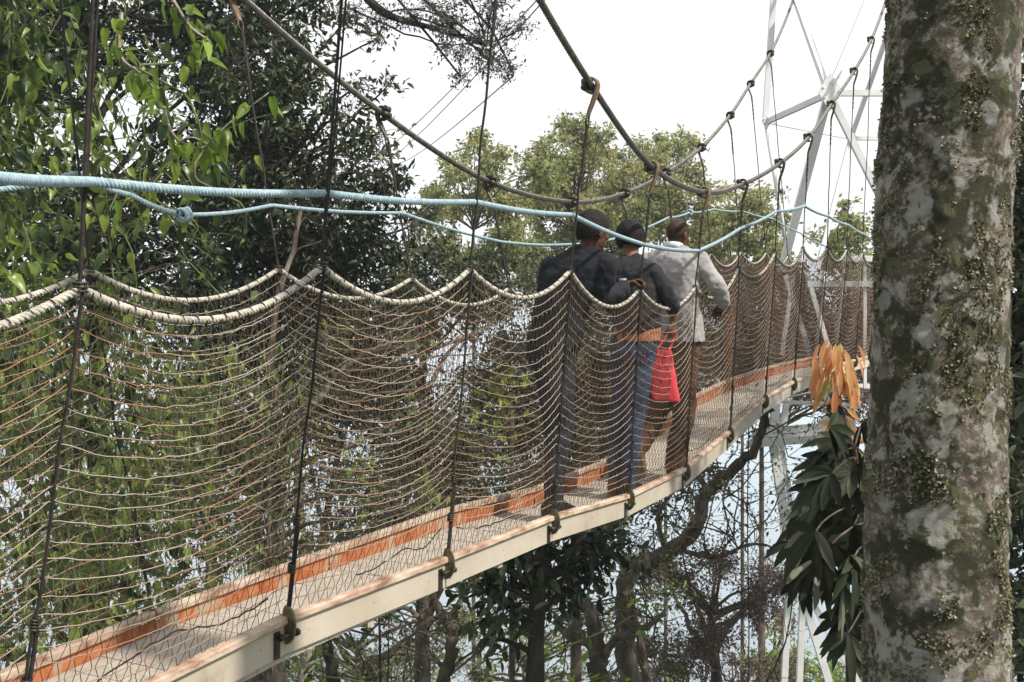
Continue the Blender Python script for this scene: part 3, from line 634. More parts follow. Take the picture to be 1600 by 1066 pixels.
# --- third: grey jacket
I3 = 5.14; J = lambda px, py, e=0.: pf(px, py, I3)+D*e
f3 = rot(D, -10); zf = floor_z(I3)
root = empty("person", np.array([*J(1055, 700)[:2], zf]), "person with cropped hair in a light grey jacket and brown trousers, mid-stride", "person", "three people on the walkway")
hc = J(1056, 367, .05); ff = nrm(rot(D, -22)-UP*.3)
rings = [(J(1064, 535), .170, .125), (J(1062, 505), .165, .120), (J(1060, 480), .155, .115), (J(1056, 450), .175, .125), (J(1053, 425), .200, .13), (J(1052, 406, .01), .205, .115), (J(1051, 393, .02), .145, .085), (J(1051, 385, .03), .065, .06)]
RA = [J(1092, 405), J(1106, 428, .02), J(1120, 452, .05), J(1120, 468, .14), J(1113, 476, .24)]
LA = [J(1010, 408), J(1000, 440, .04), J(1004, 470, .10), J(1014, 466, .30)]
mb = MB(); torso(mb, rings[1:], f3, -.018); limb(mb, [J(1051, 396, .02), J(1052, 386, .03), J(1054, 378, .04)], [.060, .055, .055]); ax, k = head(mb, hc, ff, UP, .222)
torso(mb, [(J(1059, 555), .12, .09), (J(1061, 530), .125, .09), (J(1060, 490), .12, .09)], f3)
limb(mb, RA, [.05, .045, .038, .034, .025]); hand(mb, RA[-1], nrm(D*.6-R*.5-UP*.3), -UP, -R, .6); limb(mb, LA, [.05, .045, .038, .025]); hand(mb, LA[-1], D, -UP, R, .5)
legR = [J(1070, 548), J(1071, 600, -.01), J(1069, 655, -.02), np.array([*J(1063, 700, -.04)[:2], zf+.26]), np.array([*J(1060, 722, -.06)[:2], zf+.09])]
legL = [J(1046, 550), J(1036, 605, .03), J(1024, 655, .0), J(1016, 685, -.10), J(1012, 698, -.17)]
for lg in (legL, legR): limb(mb, lg, [.082, .070, .052, .045, .036])
o = mb.build("body", 'skin', root); fuse(o, .005, 3); eyes(root, hc, ax, k); haircap(root, hc, ax, k, 'stubble', .0012, -.30, .5, .0)
mb = MB(); torso(mb, rings, f3); limb(mb, RA[:4], [.068, .063, .056, .050]); limb(mb, [RA[3], RA[3]*.5+RA[4]*.5], [.050, .046]); limb(mb, LA[:3], [.066, .060, .054]); limb(mb, [J(1020, 406), J(1051, 395, .02), J(1084, 404)], [.060, .07, .062])
o = mb.build("jacket", 'jacket', root); fuse(o, .008, 3, .030)
mb = MB(); a_ = np.linspace(0, 2*np.pi, 25); cc = J(1051, 383, .025); s3 = np.cross(f3, UP)
mb.rings(np.array([[cc+UP*(h_+.012*math.sin(x)*-1)+g_*(s3*.066*math.cos(x)+f3*.062*math.sin(x)) for x in a_[:-1]] for h_, g_ in ((-.03, 1.25), (-.005, 1.12), (.012, 1.0), (.008, .93), (-.02, .95))])); mb.build("collar", 'white_cloth', root)
mb = MB(); torso(mb, [(J(1058, 566), .145, .112), (J(1060, 545), .155, .12), (J(1062, 505), .145, .11)], f3)
limb(mb, legR, [.098, .090, .078, .072, .066]); limb(mb, legL, [.096, .084, .070, .062, .056])
o = mb.build("trousers", 'brown_trousers', root); fuse(o, .008, 3, .024)
shoe(root, legR[-1], rot(D, -8), zf, 'boots', 0, "boot", .29)
shoe(root, legL[-1]-UP*.0, rot(D, 8), zf, 'boots', 1.15, "boot", .28)

# ------------------------------------------------------------------ lattice tower at the end of the walkway
tw = empty("lattice_tower", (5, 13.6, CZ-1.4), "pale steel lattice tower with braces, landing and railing behind the walkway's end", "tower")
def strut(a, b, r, name="brace", box=True, ext=0.0):
    r = r*.64
    a = np.asarray(a, float); b = np.asarray(b, float); ax = nrm(b-a); a = a-ax*ext; b = b+ax*ext
    mb = MB(); s = nrm(np.cross(ax, (0, 1, .01))); u = np.cross(s, ax)
    h = np.linalg.norm(b-a)/2
    if box:
        mb.box((a+b)/2, (ax, s, u), (h, r, r*.12)); mb.box((a+b)/2-s*r*.9+u*r*.7, (ax, s, u), (h*.998, r*.11, r*.8)); mb.box((a+b)/2+s*r*.9+u*r*.7, (ax, s, u), (h*.997, r*.11, r*.8))
    else:
        mb.tube([a, (a+b)/2, b], r, 10)
    return mb.build(name, 'tower', tw, smooth=not box)
def plate(c, ax1, ax2, r):
    mb = MB(); n = nrm(np.cross(ax1, ax2)); pts = []
    for k in range(16):
        a = k*math.pi/8; q = r*(1.0 if k % 4 == 0 else .72 if k % 2 == 0 else .8); pts.append(c+q*(math.cos(a)*ax1*.75+math.sin(a)*ax2*1.15))
    mb.rings(np.array([np.array(pts)-n*.012, np.array(pts)+n*.012]))
    for k in range(5):
        p = c+r*.5*(math.cos(k*1.3)*ax1+math.sin(k*1.3)*ax2); mb.ellipsoid(p+n*.012, (.016, .016, .016), None, 8, 4); mb.ellipsoid(p-n*.012, (.016, .016, .016), None, 8, 4)
    return mb.build("gusset_plate", 'tower', tw, smooth=False)
XA, YA = np.array([1., 0, 0]), UP
A1 = W(1197, 190, 14.0); N1 = W(1296, 145, 12.4); N2 = W(1485, 145, 12.4); B1 = W(1330, 216, 15.1); B2 = W(1480, 216, 15.1); A2 = W(1570, 190, 14.0)
for a, b, r in ((A1, N1, .055), (N1, N2, .055), (N2, A2, .055), (A1, B1, .03), (B1, B2, .045), (B2, A2, .045)): strut(a, b, r, "ring_beam")
def up_from(P, dx, dz, dy=0): return P+np.array([dx, dy, dz])
# posts above and below the ring
strut(A1+UP*.06, W(1213, -60, 14.0), .062, "post"); strut(A2+UP*.06, A2+UP*3.0, .062, "post")
top1 = N1+nrm(W(1362, -12, 12.6)-N1)*4.2
strut(N1, top1, .062); strut(N1, W(1243, -5, 13.9), .055); strut(N1, W(1222, -60, 14.2), .03)
strut(N2, N2+np.array([-.62, .1, 1.9]), .055); strut(N2, N2+np.array([.6, .3, 2.6]), .05)
DK = CZ-.85                                   # landing level
L1 = W(1222, 425, 13.2); strut(N1, L1, .075)
L2 = W(1395, 345, 12.5); L2 = L2+(L2-N1)*.25; strut(N1, L2, .062); strut(N2, W(1380, 420, 12.5), .06)
strut(A1-UP*.05, W(1236, 428, 14.0), .045, "post", False); strut(B1, W(1278, 420, 14.8), .05); strut(B1, W(1385, 60, 14.4), .05)
strut(B2, B2-UP*3.2, .05, "post")
for c in (N1, N2): plate(c-np.array([0, .03, 0]), XA, YA, .20)
plate(B1-np.array([0, .03, 0]), XA, YA, .10); plate(A1-np.array([0, .03, 0]), XA, YA, .09)
# landing: deck, fascia, railing
mb = MB(); c = np.array([5.6, 13.2, CZ-.62]); mb.box(c, np.eye(3), (1.1, 1.2, .02)); mb.build("landing_deck", 'deck', tw, smooth=False)
for dy_, nm in ((-1.2, "edge_beam"), (1.2, "edge_beam")):
    mb = MB(); mb.box(np.array([5.6, 13.2+dy_*1.015, CZ-.67]), np.eye(3), (1.15, .015, .05)); mb.build(nm, 'tower', tw, smooth=False)
for z_, x_ in ((1.04, 1318), (.72, 1262)): strut(W(x_, 533, 12.9)+UP*z_, W(1480, 533, 12.9)+UP*z_, .055, "railing")
for px_ in (1352, 1440): strut(W(px_, 533, 12.93)-UP*.6, W(px_, 533, 12.93)+UP*1.03, .03, "railing_post")
# lower frame
G1 = W(1208, 676, 13.4); G2 = W(1300, 668, 12.9)
mb = MB(); ax = nrm(G2-G1); s = np.cross(ax, UP); mb.box((G1+G2)/2, (ax, nrm(s), UP), (np.linalg.norm(G2-G1)/2+.3, .02, .07)); mb.box((G1+G2)/2-UP*.12+nrm(s)*.09, (ax, nrm(s), UP), (np.linalg.norm(G2-G1)/2+.3, .08, .05)); mb.build("edge_beam", 'tower', tw, smooth=False)
strut(W(1214, 600, 13.4), W(1210, 690, 13.4), .085, "post"); strut(W(1234, 590, 13.9), W(1222, 690, 13.9), .06, "post")
strut(W(1218, 628, 13.6), W(1345, 634, 13.2), .035, "ring_beam"); strut(W(1228, 622, 13.9), W(1290, 608, 13.5), .02, "ring_beam", False)
strut(W(1228, 430, 13.3), W(1268, 560, 13.3), .05); strut(W(1240, 430, 13.6), W(1222, 556, 13.6), .04); strut(W(1262, 430, 14.), W(1300, 560, 14.), .045)
strut(W(1280, 575, 13.2), W(1304, 668, 13.2), .05)
G3 = W(1256, 932, 13.4); strut(W(1208, 684, 13.4), W(1236, 868, 13.4), .085, "post"); strut(W(1236, 868, 13.4), G3, .06, "post")
strut(W(1220, 684, 13.5), W(1250, 880, 13.5), .045, "post")
G4 = W(1420, 932, 13.4); strut(G3, G4, .055, "ring_beam"); strut(G3, W(1320, 800, 13.4), .055); strut(W(1320, 800, 13.4), W(1420, 640, 13.4), .055)
plate(G3-np.array([0, .03, 0]), XA, YA, .12)
for (x0, x1, r) in ((1233, 1226, .065), (1255, 1250, .06), (1256, 1296, .075), (1266, 1340, .06)):
    a = W(x0, 935, 13.4); b = W(x1, 1066, 13.4); dz = a[2]-b[2]; kk = (9.0)/dz; e = a+(b-a)*kk*.6
    strut(a, e, r, "leg")
for q in (3.9, 6.3):
    for y_ in (12.6, 14.4):
        z0 = float(ground_h(q, y_)); mb = MB(); p0 = np.array([q+(q-5.1)*.9, y_+(y_-13.5)*.9, z0-.4]); p1 = np.array([q, y_, CZ-5.6])
        mb.tube([p0, (p0+p1)/2, p1], .10, 8); mb.build("leg", 'tower', tw)
# thin stay wires to the far anchor beyond the dark tree
for k, (a, b) in enumerate(((W(735, 92, 16), W(560, 262, 30)), (W(742, 102, 16), W(572, 275, 30)), (W(700, 190, 18), W(600, 260, 32)))):
    d_ = (a-b); mb = MB(); P = np.array([b-d_*.2+(d_*1.6)*x-UP*.25*math.sin(math.pi*x) for x in np.linspace(0, 1, 30)]); rope(mb, P, .011, .25, 3, 4)
    mb.build("stay_wire", 'cable', label=["upper thin stay wire against the white sky left of centre", "second thin stay wire just below the upper one", "faint lowest stay wire behind the dark tree's right edge"][k], cat="wire", group="thin stay wires in the sky")

# ------------------------------------------------------------------ foliage
def rand_dirs(n, zb=0.0):
    v = rng.normal(0, 1, (n, 3)); v[:, 2] += zb; return nrm(v)
def leaves(mb, pos, axis, L, wr=.45, shape='rhomb', m=0, nrmv=None, fold=.18, curl=.12):
    """pos (N,3) base points, axis (N,3) along the blade"""
    N = len(pos)
    if N == 0: return
    axis = nrm(axis); L = np.broadcast_to(np.asarray(L, float), (N,))[:, None]
    if nrmv is None: nrmv = rand_dirs(N, 1.1)
    sd_ = nrm(np.cross(axis, nrmv)+1e-6); up = np.cross(sd_, axis)
    def p(x, y, z): return pos+axis*L*x+sd_*L*y*wr+up*L*z
    c = curl*rng.uniform(.2, 1.6, (N, 1))
    if shape == 'rhomb':
        V = np.stack([p(0, 0, 0), p(.45, .5, fold*.5), p(1, 0, -c), p(.45, -.5, fold*.5)], 1)
        q = np.array([[0, 1, 2, 3]]); mb.add(V, (np.arange(N)[:, None, None]*4+q[None]).reshape(-1, 4), m=m); return
    if shape == 'oval': st = [(.22, .40), (.55, .5), (.82, .27)]
    elif shape == 'heart': st = [(-.02, .36), (.26, .52), (.62, .36)]
    else: st = [(.2, .32), (.55, .5), (.85, .25)]
    vs = [p(0, 0, 0)]
    for x, y in st:
        dz = -c*x*x*1.6; vs += [p(x, y, fold*y+dz), p(x+.02, 0, dz), p(x, -y, fold*y+dz)]
    vs.append(p(1.06, 0, -c*1.9)); V = np.stack(vs, 1)
    q = np.array([[1, 4, 5, 2], [2, 5, 6, 3], [4, 7, 8, 5], [5, 8, 9, 6]]); t = np.array([[0, 1, 2], [0, 2, 3], [7, 10, 8], [8, 10, 9]])
    b = np.arange(N)[:, None, None]*11
    mb.add(V, (b+q[None]).reshape(-1, 4), (b+t[None]).reshape(-1, 3), m)
def bez(a, b, n=9, lift=.2, jit=.1):
    a = np.asarray(a, float); b = np.asarray(b, float); l = np.linalg.norm(b-a); c = (a+b)/2+UP*l*lift*rng.uniform(.2, 1)+rng.normal(0, jit*l, 3)
    t = np.linspace(0, 1, n)[:, None]; P = (1-t)**2*a+2*t*(1-t)*c+t*t*b
    P[1:-1] += rng.normal(0, jit*l*.08, (n-2, 3)); return P
def spray(mbL, mbT, c, r, nl, L, shape, wr, m, tw_=14, droop=.3, flat=(1, 1, .8), twr=.006, density_in=.45):
    """a clump: twigs from the middle outwards, leaves in small sprigs along them"""
    c = np.asarray(c, float); d = rand_dirs(tw_); ends = c+d*np.array(flat)*r*rng.uniform(.55, 1.05, (tw_, 1))
    st = c+rng.normal(0, .12*r, (tw_, 3)); t = np.linspace(0, 1, 5)[None, :, None]
    mid_ = (st+ends)/2+rng.normal(0, .12*r, (tw_, 3)); P = (1-t)**2*st[:, None]+2*t*(1-t)*mid_[:, None]+t*t*ends[:, None]
    if mbT is not None: mbT.tubes(P, np.broadcast_to(np.linspace(twr, twr*.4, 5), (tw_, 5)), (.3, .2, 1), 3, 0)
    ns = max(tw_, nl//9); k = rng.integers(0, tw_, ns); u = rng.uniform(density_in, 1, ns)[:, None]
    sc = (1-u)**2*st[k]+2*u*(1-u)*mid_[k]+u*u*ends[k]+rng.normal(0, .07*r, (ns, 3))
    kk = rng.integers(0, ns, nl); pos = sc[kk]+rng.normal(0, L*.75, (nl, 3))
    ax = rand_dirs(nl)+d[k][kk]*.7-np.array([0, 0, droop])
    leaves(mbL, pos, ax, L*rng.uniform(.6, 1.25, nl), wr, shape, m)
def tree(name, label, cat, trunk, tr, clumps, nl, L, lm, bark='bark', shape='rhomb', wr=.5, group=None, droop=.3, tw_=14, limbr=.35, twr=.006, density_in=.45, crown_mats=None, flat=(1, 1, .8)):
    """trunk: polyline, tr: radii at its ends; clumps [(centre, radius, weight)]"""
    trunk = np.asarray(trunk, float); P = catmull(trunk, 8); s = np.linspace(0, 1, len(P)); rad = (tr[0]*(1-s)+tr[1]*s)*(1+.06*np.sin(s*40+rng.random()*6))
    root = empty(name, trunk[0], label, cat, group)
    mt = MB(); mt.tube(P, rad, 12); lv = MB(); tg = MB()
    for ci, cl in enumerate(clumps):
        c, r = np.asarray(cl[0], float), cl[1]; wgt = cl[2] if len(cl) > 2 else 1.0
        # start on the trunk below the clump
        dz = c[2]-P[:, 2]; cand = np.where(dz > .25*np.linalg.norm((c-P)[:, :2], axis=1))[0]
        j = cand[-1] if len(cand) else 0
        b = bez(P[j], c, 9, .15, .09); r0 = min(rad[j]*.7, limbr*r*.25+.012); mt.tube(b, np.linspace(r0, .008+.01*r, 9), 6)
        spray(lv, tg, c, r, int(nl*r*r*wgt), L, shape, wr, 0, tw_, droop, flat, twr, density_in)
    mt.build("trunk", bark, root)
    tg2 = MB(); n0 = lv.n
    for v, q, qm in [(np.vstack(tg.v), np.vstack(tg.q), None)]: lv.add(v, q, m=1)
    lv.build("crown", [lm, 'twig'], root, smooth=False)
    return root
def gz(x, y): return float(ground_h(x, y))
def trunk_down(px, py, t, lean=0.0, px2=None):
    """trunk polyline from the ground up to a photo position"""
    top = W(px, py, t); x, y = top[0]+lean, top[1]; g0 = gz(x, y); m1 = W(px2 if px2 is not None else px, 1066, t)
    return [np.array([x, y, g0-.3]), np.array([x*.6+m1[0]*.4, y, g0*.5+m1[2]*.5]), m1, top]

# hanging leafy vines at the left, each plant with stems and dangling leaves
def vine(label, stems, leafn, L, mats=('l_vine', 'green_stem'), spread=.22):
    p0 = W(*stems[0][:3]); lv = MB(); stm = MB()
    for (px, py, t, px2, py2, dens) in stems:
        a = W(px, py, t); b = W(px2, py2, t+rng.uniform(-.5, .5)); n = 30; x = np.linspace(0, 1, n)[:, None]
        P = a*(1-x)+b*x; P = P+np.stack([smooth_noise(n, 7, .09), smooth_noise(n, 7, .12), smooth_noise(n, 7, .03)], -1)
        stm.tubes(P, .005*rng.uniform(.7, 1.7), D, 5, 0)
        ln = np.linalg.norm(b-a); nn = int(leafn*ln*dens); k = rng.uniform(0, n-1.01, nn); i = k.astype(int); f = (k-i)[:, None]
        base = P[i]*(1-f)+P[i+1]*f; off = rng.normal(0, 1, (nn, 3))*np.array([spread, spread, spread*.5]); pos = base+off
        # side shoots carrying the leaves
        m_ = rng.random(nn) < .35; A0 = base[m_]; E0 = pos[m_]; tt = np.linspace(0, 1, 4)[None, :, None]
        Q = A0[:, None]*(1-tt)+E0[:, None]*tt; Q[:, 1:3, 2] += .03; stm.tubes(Q, .0022, (.2, .1, 1), 3, 0)
        ax = rng.normal(0, .5, (nn, 3))+off*.8+np.array([0, -.15, -1.0])
        nv_ = rng.normal(0, .6, (nn, 3))+np.array([.15, -1, .35]); h_ = rng.random(nn) < .45; ll = L*rng.uniform(.35, 1.3, nn)
        leaves(lv, pos[h_], ax[h_], ll[h_], .60, 'heart', 0, nv_[h_], .3, .3); leaves(lv, pos[~h_], ax[~h_], ll[~h_], .40, 'oval', 0, nv_[~h_], .35, .35)
    root = empty("climbing_vine", p0, label, "vine", "leafy vines hanging at the left")
    stm.build("stem", mats[1], root); lv.build("foliage", mats[0], root, smooth=True)
def vs_(n, x0, x1, y0, y1, t0, t1, dens=1.0, h=(500, 1100), clipy=1500):
    o = []
    for _ in range(n):
        px = rng.uniform(x0, x1); py = rng.uniform(y0, y1); t = rng.uniform(t0, t1); o.append((px, py, t, px+rng.normal(0, 60), min(clipy, py+rng.uniform(*h)), dens))
    return o
vine("curtain of broad pointed leaves at the left edge above and behind the net", vs_(17, -160, 150, -330, 60, 5.6, 7.2, 1, (500, 800)), 52, .105)
vine("leafy vine curtain between the left edge and the first tall hanger, reaching below the deck", vs_(17, -120, 260, 380, 560, 5.8, 7.4, 1, (500, 760)), 46, .10)
vine("vine of bright pointed leaves left of the far net's second peak", vs_(9, 130, 350, -60, 260, 6.4, 7.6, .75, (240, 420)), 26, .10)
vine("long thin vine strands with grey green leaves seen through the middle of the left net", vs_(11, 240, 470, 500, 620, 7.0, 8.6, .7, (330, 560)), 34, .09)
# the arching fresh shoots in front of the dark tree
sh = [[(250, 150, 6.6), (275, 215, 6.5), (320, 230, 6.4), (350, 200, 6.4), (420, 145, 6.4)], [(180, 330, 6.6), (240, 280, 6.5), (300, 215, 6.4), (340, 235, 6.4)], [(190, 20, 6.6), (190, 90, 6.5), (225, 120, 6.4), (250, 150, 6.4)], [(270, 0, 6.4), (300, 45, 6.4), (330, 70, 6.4), (300, 110, 6.4)]]
lv = MB(); stm = MB()
for s_ in sh:
    P = catmull([W(*p) for p in s_], 8); stm.tube(P, np.linspace(.012, .004, len(P)), 6)
    k = rng.integers(0, len(P), 26); pos = P[k]+rng.normal(0, .05, (26, 3)); leaves(lv, pos, rng.normal(0, .5, (26, 3))+np.array([.1, 0, -1]), rng.uniform(.08, .15, 26), .42, 'heart', 0, rng.normal(0, .5, (26, 3))+np.array([0, -1, .3]))
rt = empty("climbing_vine", W(250, 150, 6.5), "arching shoot with fresh lime leaves reaching right in front of the dark tree", "vine", "leafy vines hanging at the left")
stm.build("stem", 'bark_pale', rt); lv.build("foliage", 'l_fresh', rt)

def cl(lst): return [(W(px, py, t), r, *(rest)) for px, py, t, r, *rest in lst]
def fillc(n, x0, x1, y0, y1, t0, t1, r0, r1, wgt=1.0):
    return [(W(rng.uniform(x0, x1), rng.uniform(y0, y1), rng.uniform(t0, t1)), rng.uniform(r0, r1), wgt) for _ in range(n)]
# dark evergreens behind the walkway
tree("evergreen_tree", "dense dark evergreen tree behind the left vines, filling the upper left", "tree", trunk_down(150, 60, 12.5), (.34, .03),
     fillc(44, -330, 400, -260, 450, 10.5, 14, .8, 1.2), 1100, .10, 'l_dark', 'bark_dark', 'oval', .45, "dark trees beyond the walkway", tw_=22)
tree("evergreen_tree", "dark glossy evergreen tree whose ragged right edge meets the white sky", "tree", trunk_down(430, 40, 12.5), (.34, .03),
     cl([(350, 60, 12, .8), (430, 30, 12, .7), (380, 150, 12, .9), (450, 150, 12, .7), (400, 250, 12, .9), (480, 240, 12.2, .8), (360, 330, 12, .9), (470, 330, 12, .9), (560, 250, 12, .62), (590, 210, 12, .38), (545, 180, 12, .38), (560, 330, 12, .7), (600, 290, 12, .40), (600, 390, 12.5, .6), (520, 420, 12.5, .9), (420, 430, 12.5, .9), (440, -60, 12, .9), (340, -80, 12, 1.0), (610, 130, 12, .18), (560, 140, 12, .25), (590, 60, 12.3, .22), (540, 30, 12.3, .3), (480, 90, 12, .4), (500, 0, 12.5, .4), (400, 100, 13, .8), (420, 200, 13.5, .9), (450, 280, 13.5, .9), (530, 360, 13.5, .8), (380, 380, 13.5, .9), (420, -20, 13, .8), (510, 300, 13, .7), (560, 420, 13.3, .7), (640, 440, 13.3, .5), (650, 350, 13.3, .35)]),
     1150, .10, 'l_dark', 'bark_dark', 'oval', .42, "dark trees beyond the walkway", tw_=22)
# wispy branch across the top
tree("overhanging_branch", "purple-grey fine-leaved branch hanging into the sky at top centre", "branch", [W(430, -260, 10.5), W(520, -90, 10.3), W(600, 20, 10), W(680, 45, 9.8), W(760, 70, 9.6)], (.07, .008),
     cl([(730, 60, 9.6, .42), (770, 100, 9.6, .28), (690, 20, 9.7, .40), (640, 25, 9.8, .25, .6), (760, 20, 9.6, .36), (815, 45, 9.6, .22, .7), (720, 120, 9.6, .16, .7), (800, 110, 9.6, .14, .6), (790, -40, 9.6, .4), (600, 25, 10, .3, .5), (550, 15, 10.2, .3, .5), (700, -60, 9.8, .5)]),
     5200, .042, 'l_grey', 'bark_dark', 'rhomb', .42, None, tw_=34, twr=.003, density_in=.3)
# middle distance trees seen through the net
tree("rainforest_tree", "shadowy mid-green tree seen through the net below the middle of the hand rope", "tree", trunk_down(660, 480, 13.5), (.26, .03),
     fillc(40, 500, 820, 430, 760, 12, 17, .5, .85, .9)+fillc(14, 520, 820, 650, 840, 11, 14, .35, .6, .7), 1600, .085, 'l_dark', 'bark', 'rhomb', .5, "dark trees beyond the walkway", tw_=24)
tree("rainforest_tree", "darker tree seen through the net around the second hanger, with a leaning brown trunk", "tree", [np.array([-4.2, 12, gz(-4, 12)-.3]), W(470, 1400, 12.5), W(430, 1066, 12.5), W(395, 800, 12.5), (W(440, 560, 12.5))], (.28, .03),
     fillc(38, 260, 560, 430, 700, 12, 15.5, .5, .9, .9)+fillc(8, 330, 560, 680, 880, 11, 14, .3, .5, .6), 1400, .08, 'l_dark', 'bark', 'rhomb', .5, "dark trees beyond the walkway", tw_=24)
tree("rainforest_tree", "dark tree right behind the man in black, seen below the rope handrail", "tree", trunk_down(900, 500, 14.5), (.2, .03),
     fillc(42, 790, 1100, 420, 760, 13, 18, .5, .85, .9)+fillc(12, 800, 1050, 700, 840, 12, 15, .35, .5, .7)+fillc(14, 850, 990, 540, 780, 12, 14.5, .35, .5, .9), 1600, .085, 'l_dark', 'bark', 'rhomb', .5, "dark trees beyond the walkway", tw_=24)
tree("rainforest_tree", "mid-green tree low behind the left vines and net", "tree", trunk_down(120, 520, 11.5), (.25, .03),
     fillc(34, -260, 330, 430, 1000, 10, 13.5, .6, .95, .9), 1000, .09, 'l_mid', 'bark', 'oval', .45, "dark trees beyond the walkway", tw_=22)
tree("leafy_tree", "lime green sapling glimpsed through the net left of the men's legs", "tree", trunk_down(800, 640, 10), (.05, .02),
     cl([(790, 610, 10, .30), (800, 670, 10, .32, .8), (760, 700, 10, .25, .7), (640, 800, 10, .3, .7), (690, 760, 10, .25, .7), (560, 790, 10, .3, .4)]), 420, .12, 'l_fresh', 'twig', 'oval', .42, None)
tree("leafy_tree", "dull green tree low behind the left net and the orange rail", "tree", trunk_down(330, 760, 9.5), (.12, .04),
     fillc(12, 120, 520, 700, 960, 8.6, 10.5, .3, .55, .6), 480, .10, 'l_mid', 'bark', 'oval', .45, None)
# sunlit trees far behind
def crown_pts(lst, t): return [(W(px, py, t+rng.uniform(-2, 2)), r*t/F, 1.0) for px, py, r in lst]
SUNT = [
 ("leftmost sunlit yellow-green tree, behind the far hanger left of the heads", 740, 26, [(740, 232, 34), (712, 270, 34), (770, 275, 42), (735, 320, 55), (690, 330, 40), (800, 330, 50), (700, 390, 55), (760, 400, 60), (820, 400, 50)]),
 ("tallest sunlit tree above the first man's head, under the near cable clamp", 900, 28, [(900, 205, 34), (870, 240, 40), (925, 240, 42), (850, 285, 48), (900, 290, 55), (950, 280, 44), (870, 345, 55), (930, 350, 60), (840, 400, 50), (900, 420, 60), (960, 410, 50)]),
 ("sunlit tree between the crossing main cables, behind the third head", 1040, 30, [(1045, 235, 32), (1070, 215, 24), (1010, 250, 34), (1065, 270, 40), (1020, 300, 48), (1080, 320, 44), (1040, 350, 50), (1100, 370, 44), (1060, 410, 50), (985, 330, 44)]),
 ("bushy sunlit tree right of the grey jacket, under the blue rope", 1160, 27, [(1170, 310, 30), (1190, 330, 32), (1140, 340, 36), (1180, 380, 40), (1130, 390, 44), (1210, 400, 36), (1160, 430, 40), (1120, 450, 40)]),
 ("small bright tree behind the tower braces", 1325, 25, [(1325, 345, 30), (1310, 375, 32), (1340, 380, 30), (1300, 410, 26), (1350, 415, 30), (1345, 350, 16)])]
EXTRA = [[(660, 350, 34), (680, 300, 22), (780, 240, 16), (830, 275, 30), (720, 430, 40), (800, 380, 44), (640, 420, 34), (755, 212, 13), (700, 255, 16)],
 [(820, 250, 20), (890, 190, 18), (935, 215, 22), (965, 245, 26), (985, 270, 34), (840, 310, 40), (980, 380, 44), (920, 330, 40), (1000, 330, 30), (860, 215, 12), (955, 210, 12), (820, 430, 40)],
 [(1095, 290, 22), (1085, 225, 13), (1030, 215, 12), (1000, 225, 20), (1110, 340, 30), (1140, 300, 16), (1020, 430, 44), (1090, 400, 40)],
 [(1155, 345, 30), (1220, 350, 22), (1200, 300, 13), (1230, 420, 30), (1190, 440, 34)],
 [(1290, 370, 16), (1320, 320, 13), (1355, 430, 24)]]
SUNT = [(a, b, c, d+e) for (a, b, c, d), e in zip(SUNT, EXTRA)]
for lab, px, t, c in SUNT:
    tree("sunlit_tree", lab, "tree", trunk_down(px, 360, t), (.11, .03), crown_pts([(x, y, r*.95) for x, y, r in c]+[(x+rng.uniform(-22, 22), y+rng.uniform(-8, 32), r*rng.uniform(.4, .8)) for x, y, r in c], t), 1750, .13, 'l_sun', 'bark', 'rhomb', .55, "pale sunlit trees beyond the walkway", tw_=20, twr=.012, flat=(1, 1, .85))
# reddish brown tree behind the far end of the net
tree("reddish_tree", "reddish brown tree behind the far right part of the net, over the deck's end", "tree", trunk_down(1190, 560, 20), (.16, .03),
     fillc(50, 1080, 1390, 440, 640, 18, 23, .6, .95, .9), 1500, .09, 'l_red', 'bark', 'rhomb', .5, "brown scrubby trees", tw_=30)
# under the deck
tree("reddish_tree", "reddish brown twiggy tree under the deck left of the tower's foot", "tree", trunk_down(1110, 960, 15, 0, 1120), (.16, .05),
     fillc(44, 990, 1235, 870, 1130, 14, 18, .35, .6, .8), 2600, .06, 'l_red', 'bark', 'rhomb', .5, "brown scrubby trees", tw_=24, density_in=.2)
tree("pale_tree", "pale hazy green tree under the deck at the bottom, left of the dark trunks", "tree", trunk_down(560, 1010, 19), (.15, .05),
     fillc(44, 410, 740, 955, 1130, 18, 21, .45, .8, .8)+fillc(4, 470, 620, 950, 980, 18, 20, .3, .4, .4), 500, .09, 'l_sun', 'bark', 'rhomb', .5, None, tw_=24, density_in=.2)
tree("dark_leaf_tree", "slim dark trunk with big drooping leaves just under the middle of the deck", "tree", [np.array([W(835, 1066, 7.6)[0], 7.6, gz(.2, 7.6)-.3]), W(838, 1500, 7.6), W(836, 1066, 7.6), W(842, 900, 7.6), W(846, 850, 7.7)], (.09, .045),
     cl([(760, 880, 7.7, .26), (820, 880, 7.7, .28), (890, 860, 7.8, .30), (930, 850, 8, .24), (770, 930, 7.6, .22), (740, 905, 7.6, .2), (800, 960, 7.5, .2), (930, 900, 7.9, .2), (760, 1000, 7.5, .16), (870, 930, 7.8, .2), (800, 850, 7.9, .25), (980, 850, 8.1, .2, .7)]),
     1500, .12, 'l_dark', 'bark_dark', 'oval', .42, None, droop=.6, tw_=16)
tree("leafy_tree", "lime green sprigs catching sun around the dark trunk at the bottom", "shrub", [W(860, 1300, 8.6), W(850, 1100, 8.6), W(830, 1000, 8.6)], (.02, .008),
     cl([(800, 985, 8.4, .12), (850, 1000, 8.6, .12), (775, 970, 8.4, .10), (880, 1060, 8.6, .18), (960, 1050, 9, .14), (740, 1050, 8.6, .12), (480, 1055, 9, .16), (1000, 960, 9, .12)]), 700, .10, 'l_fresh', 'green_stem', 'oval', .45, None, tw_=8)
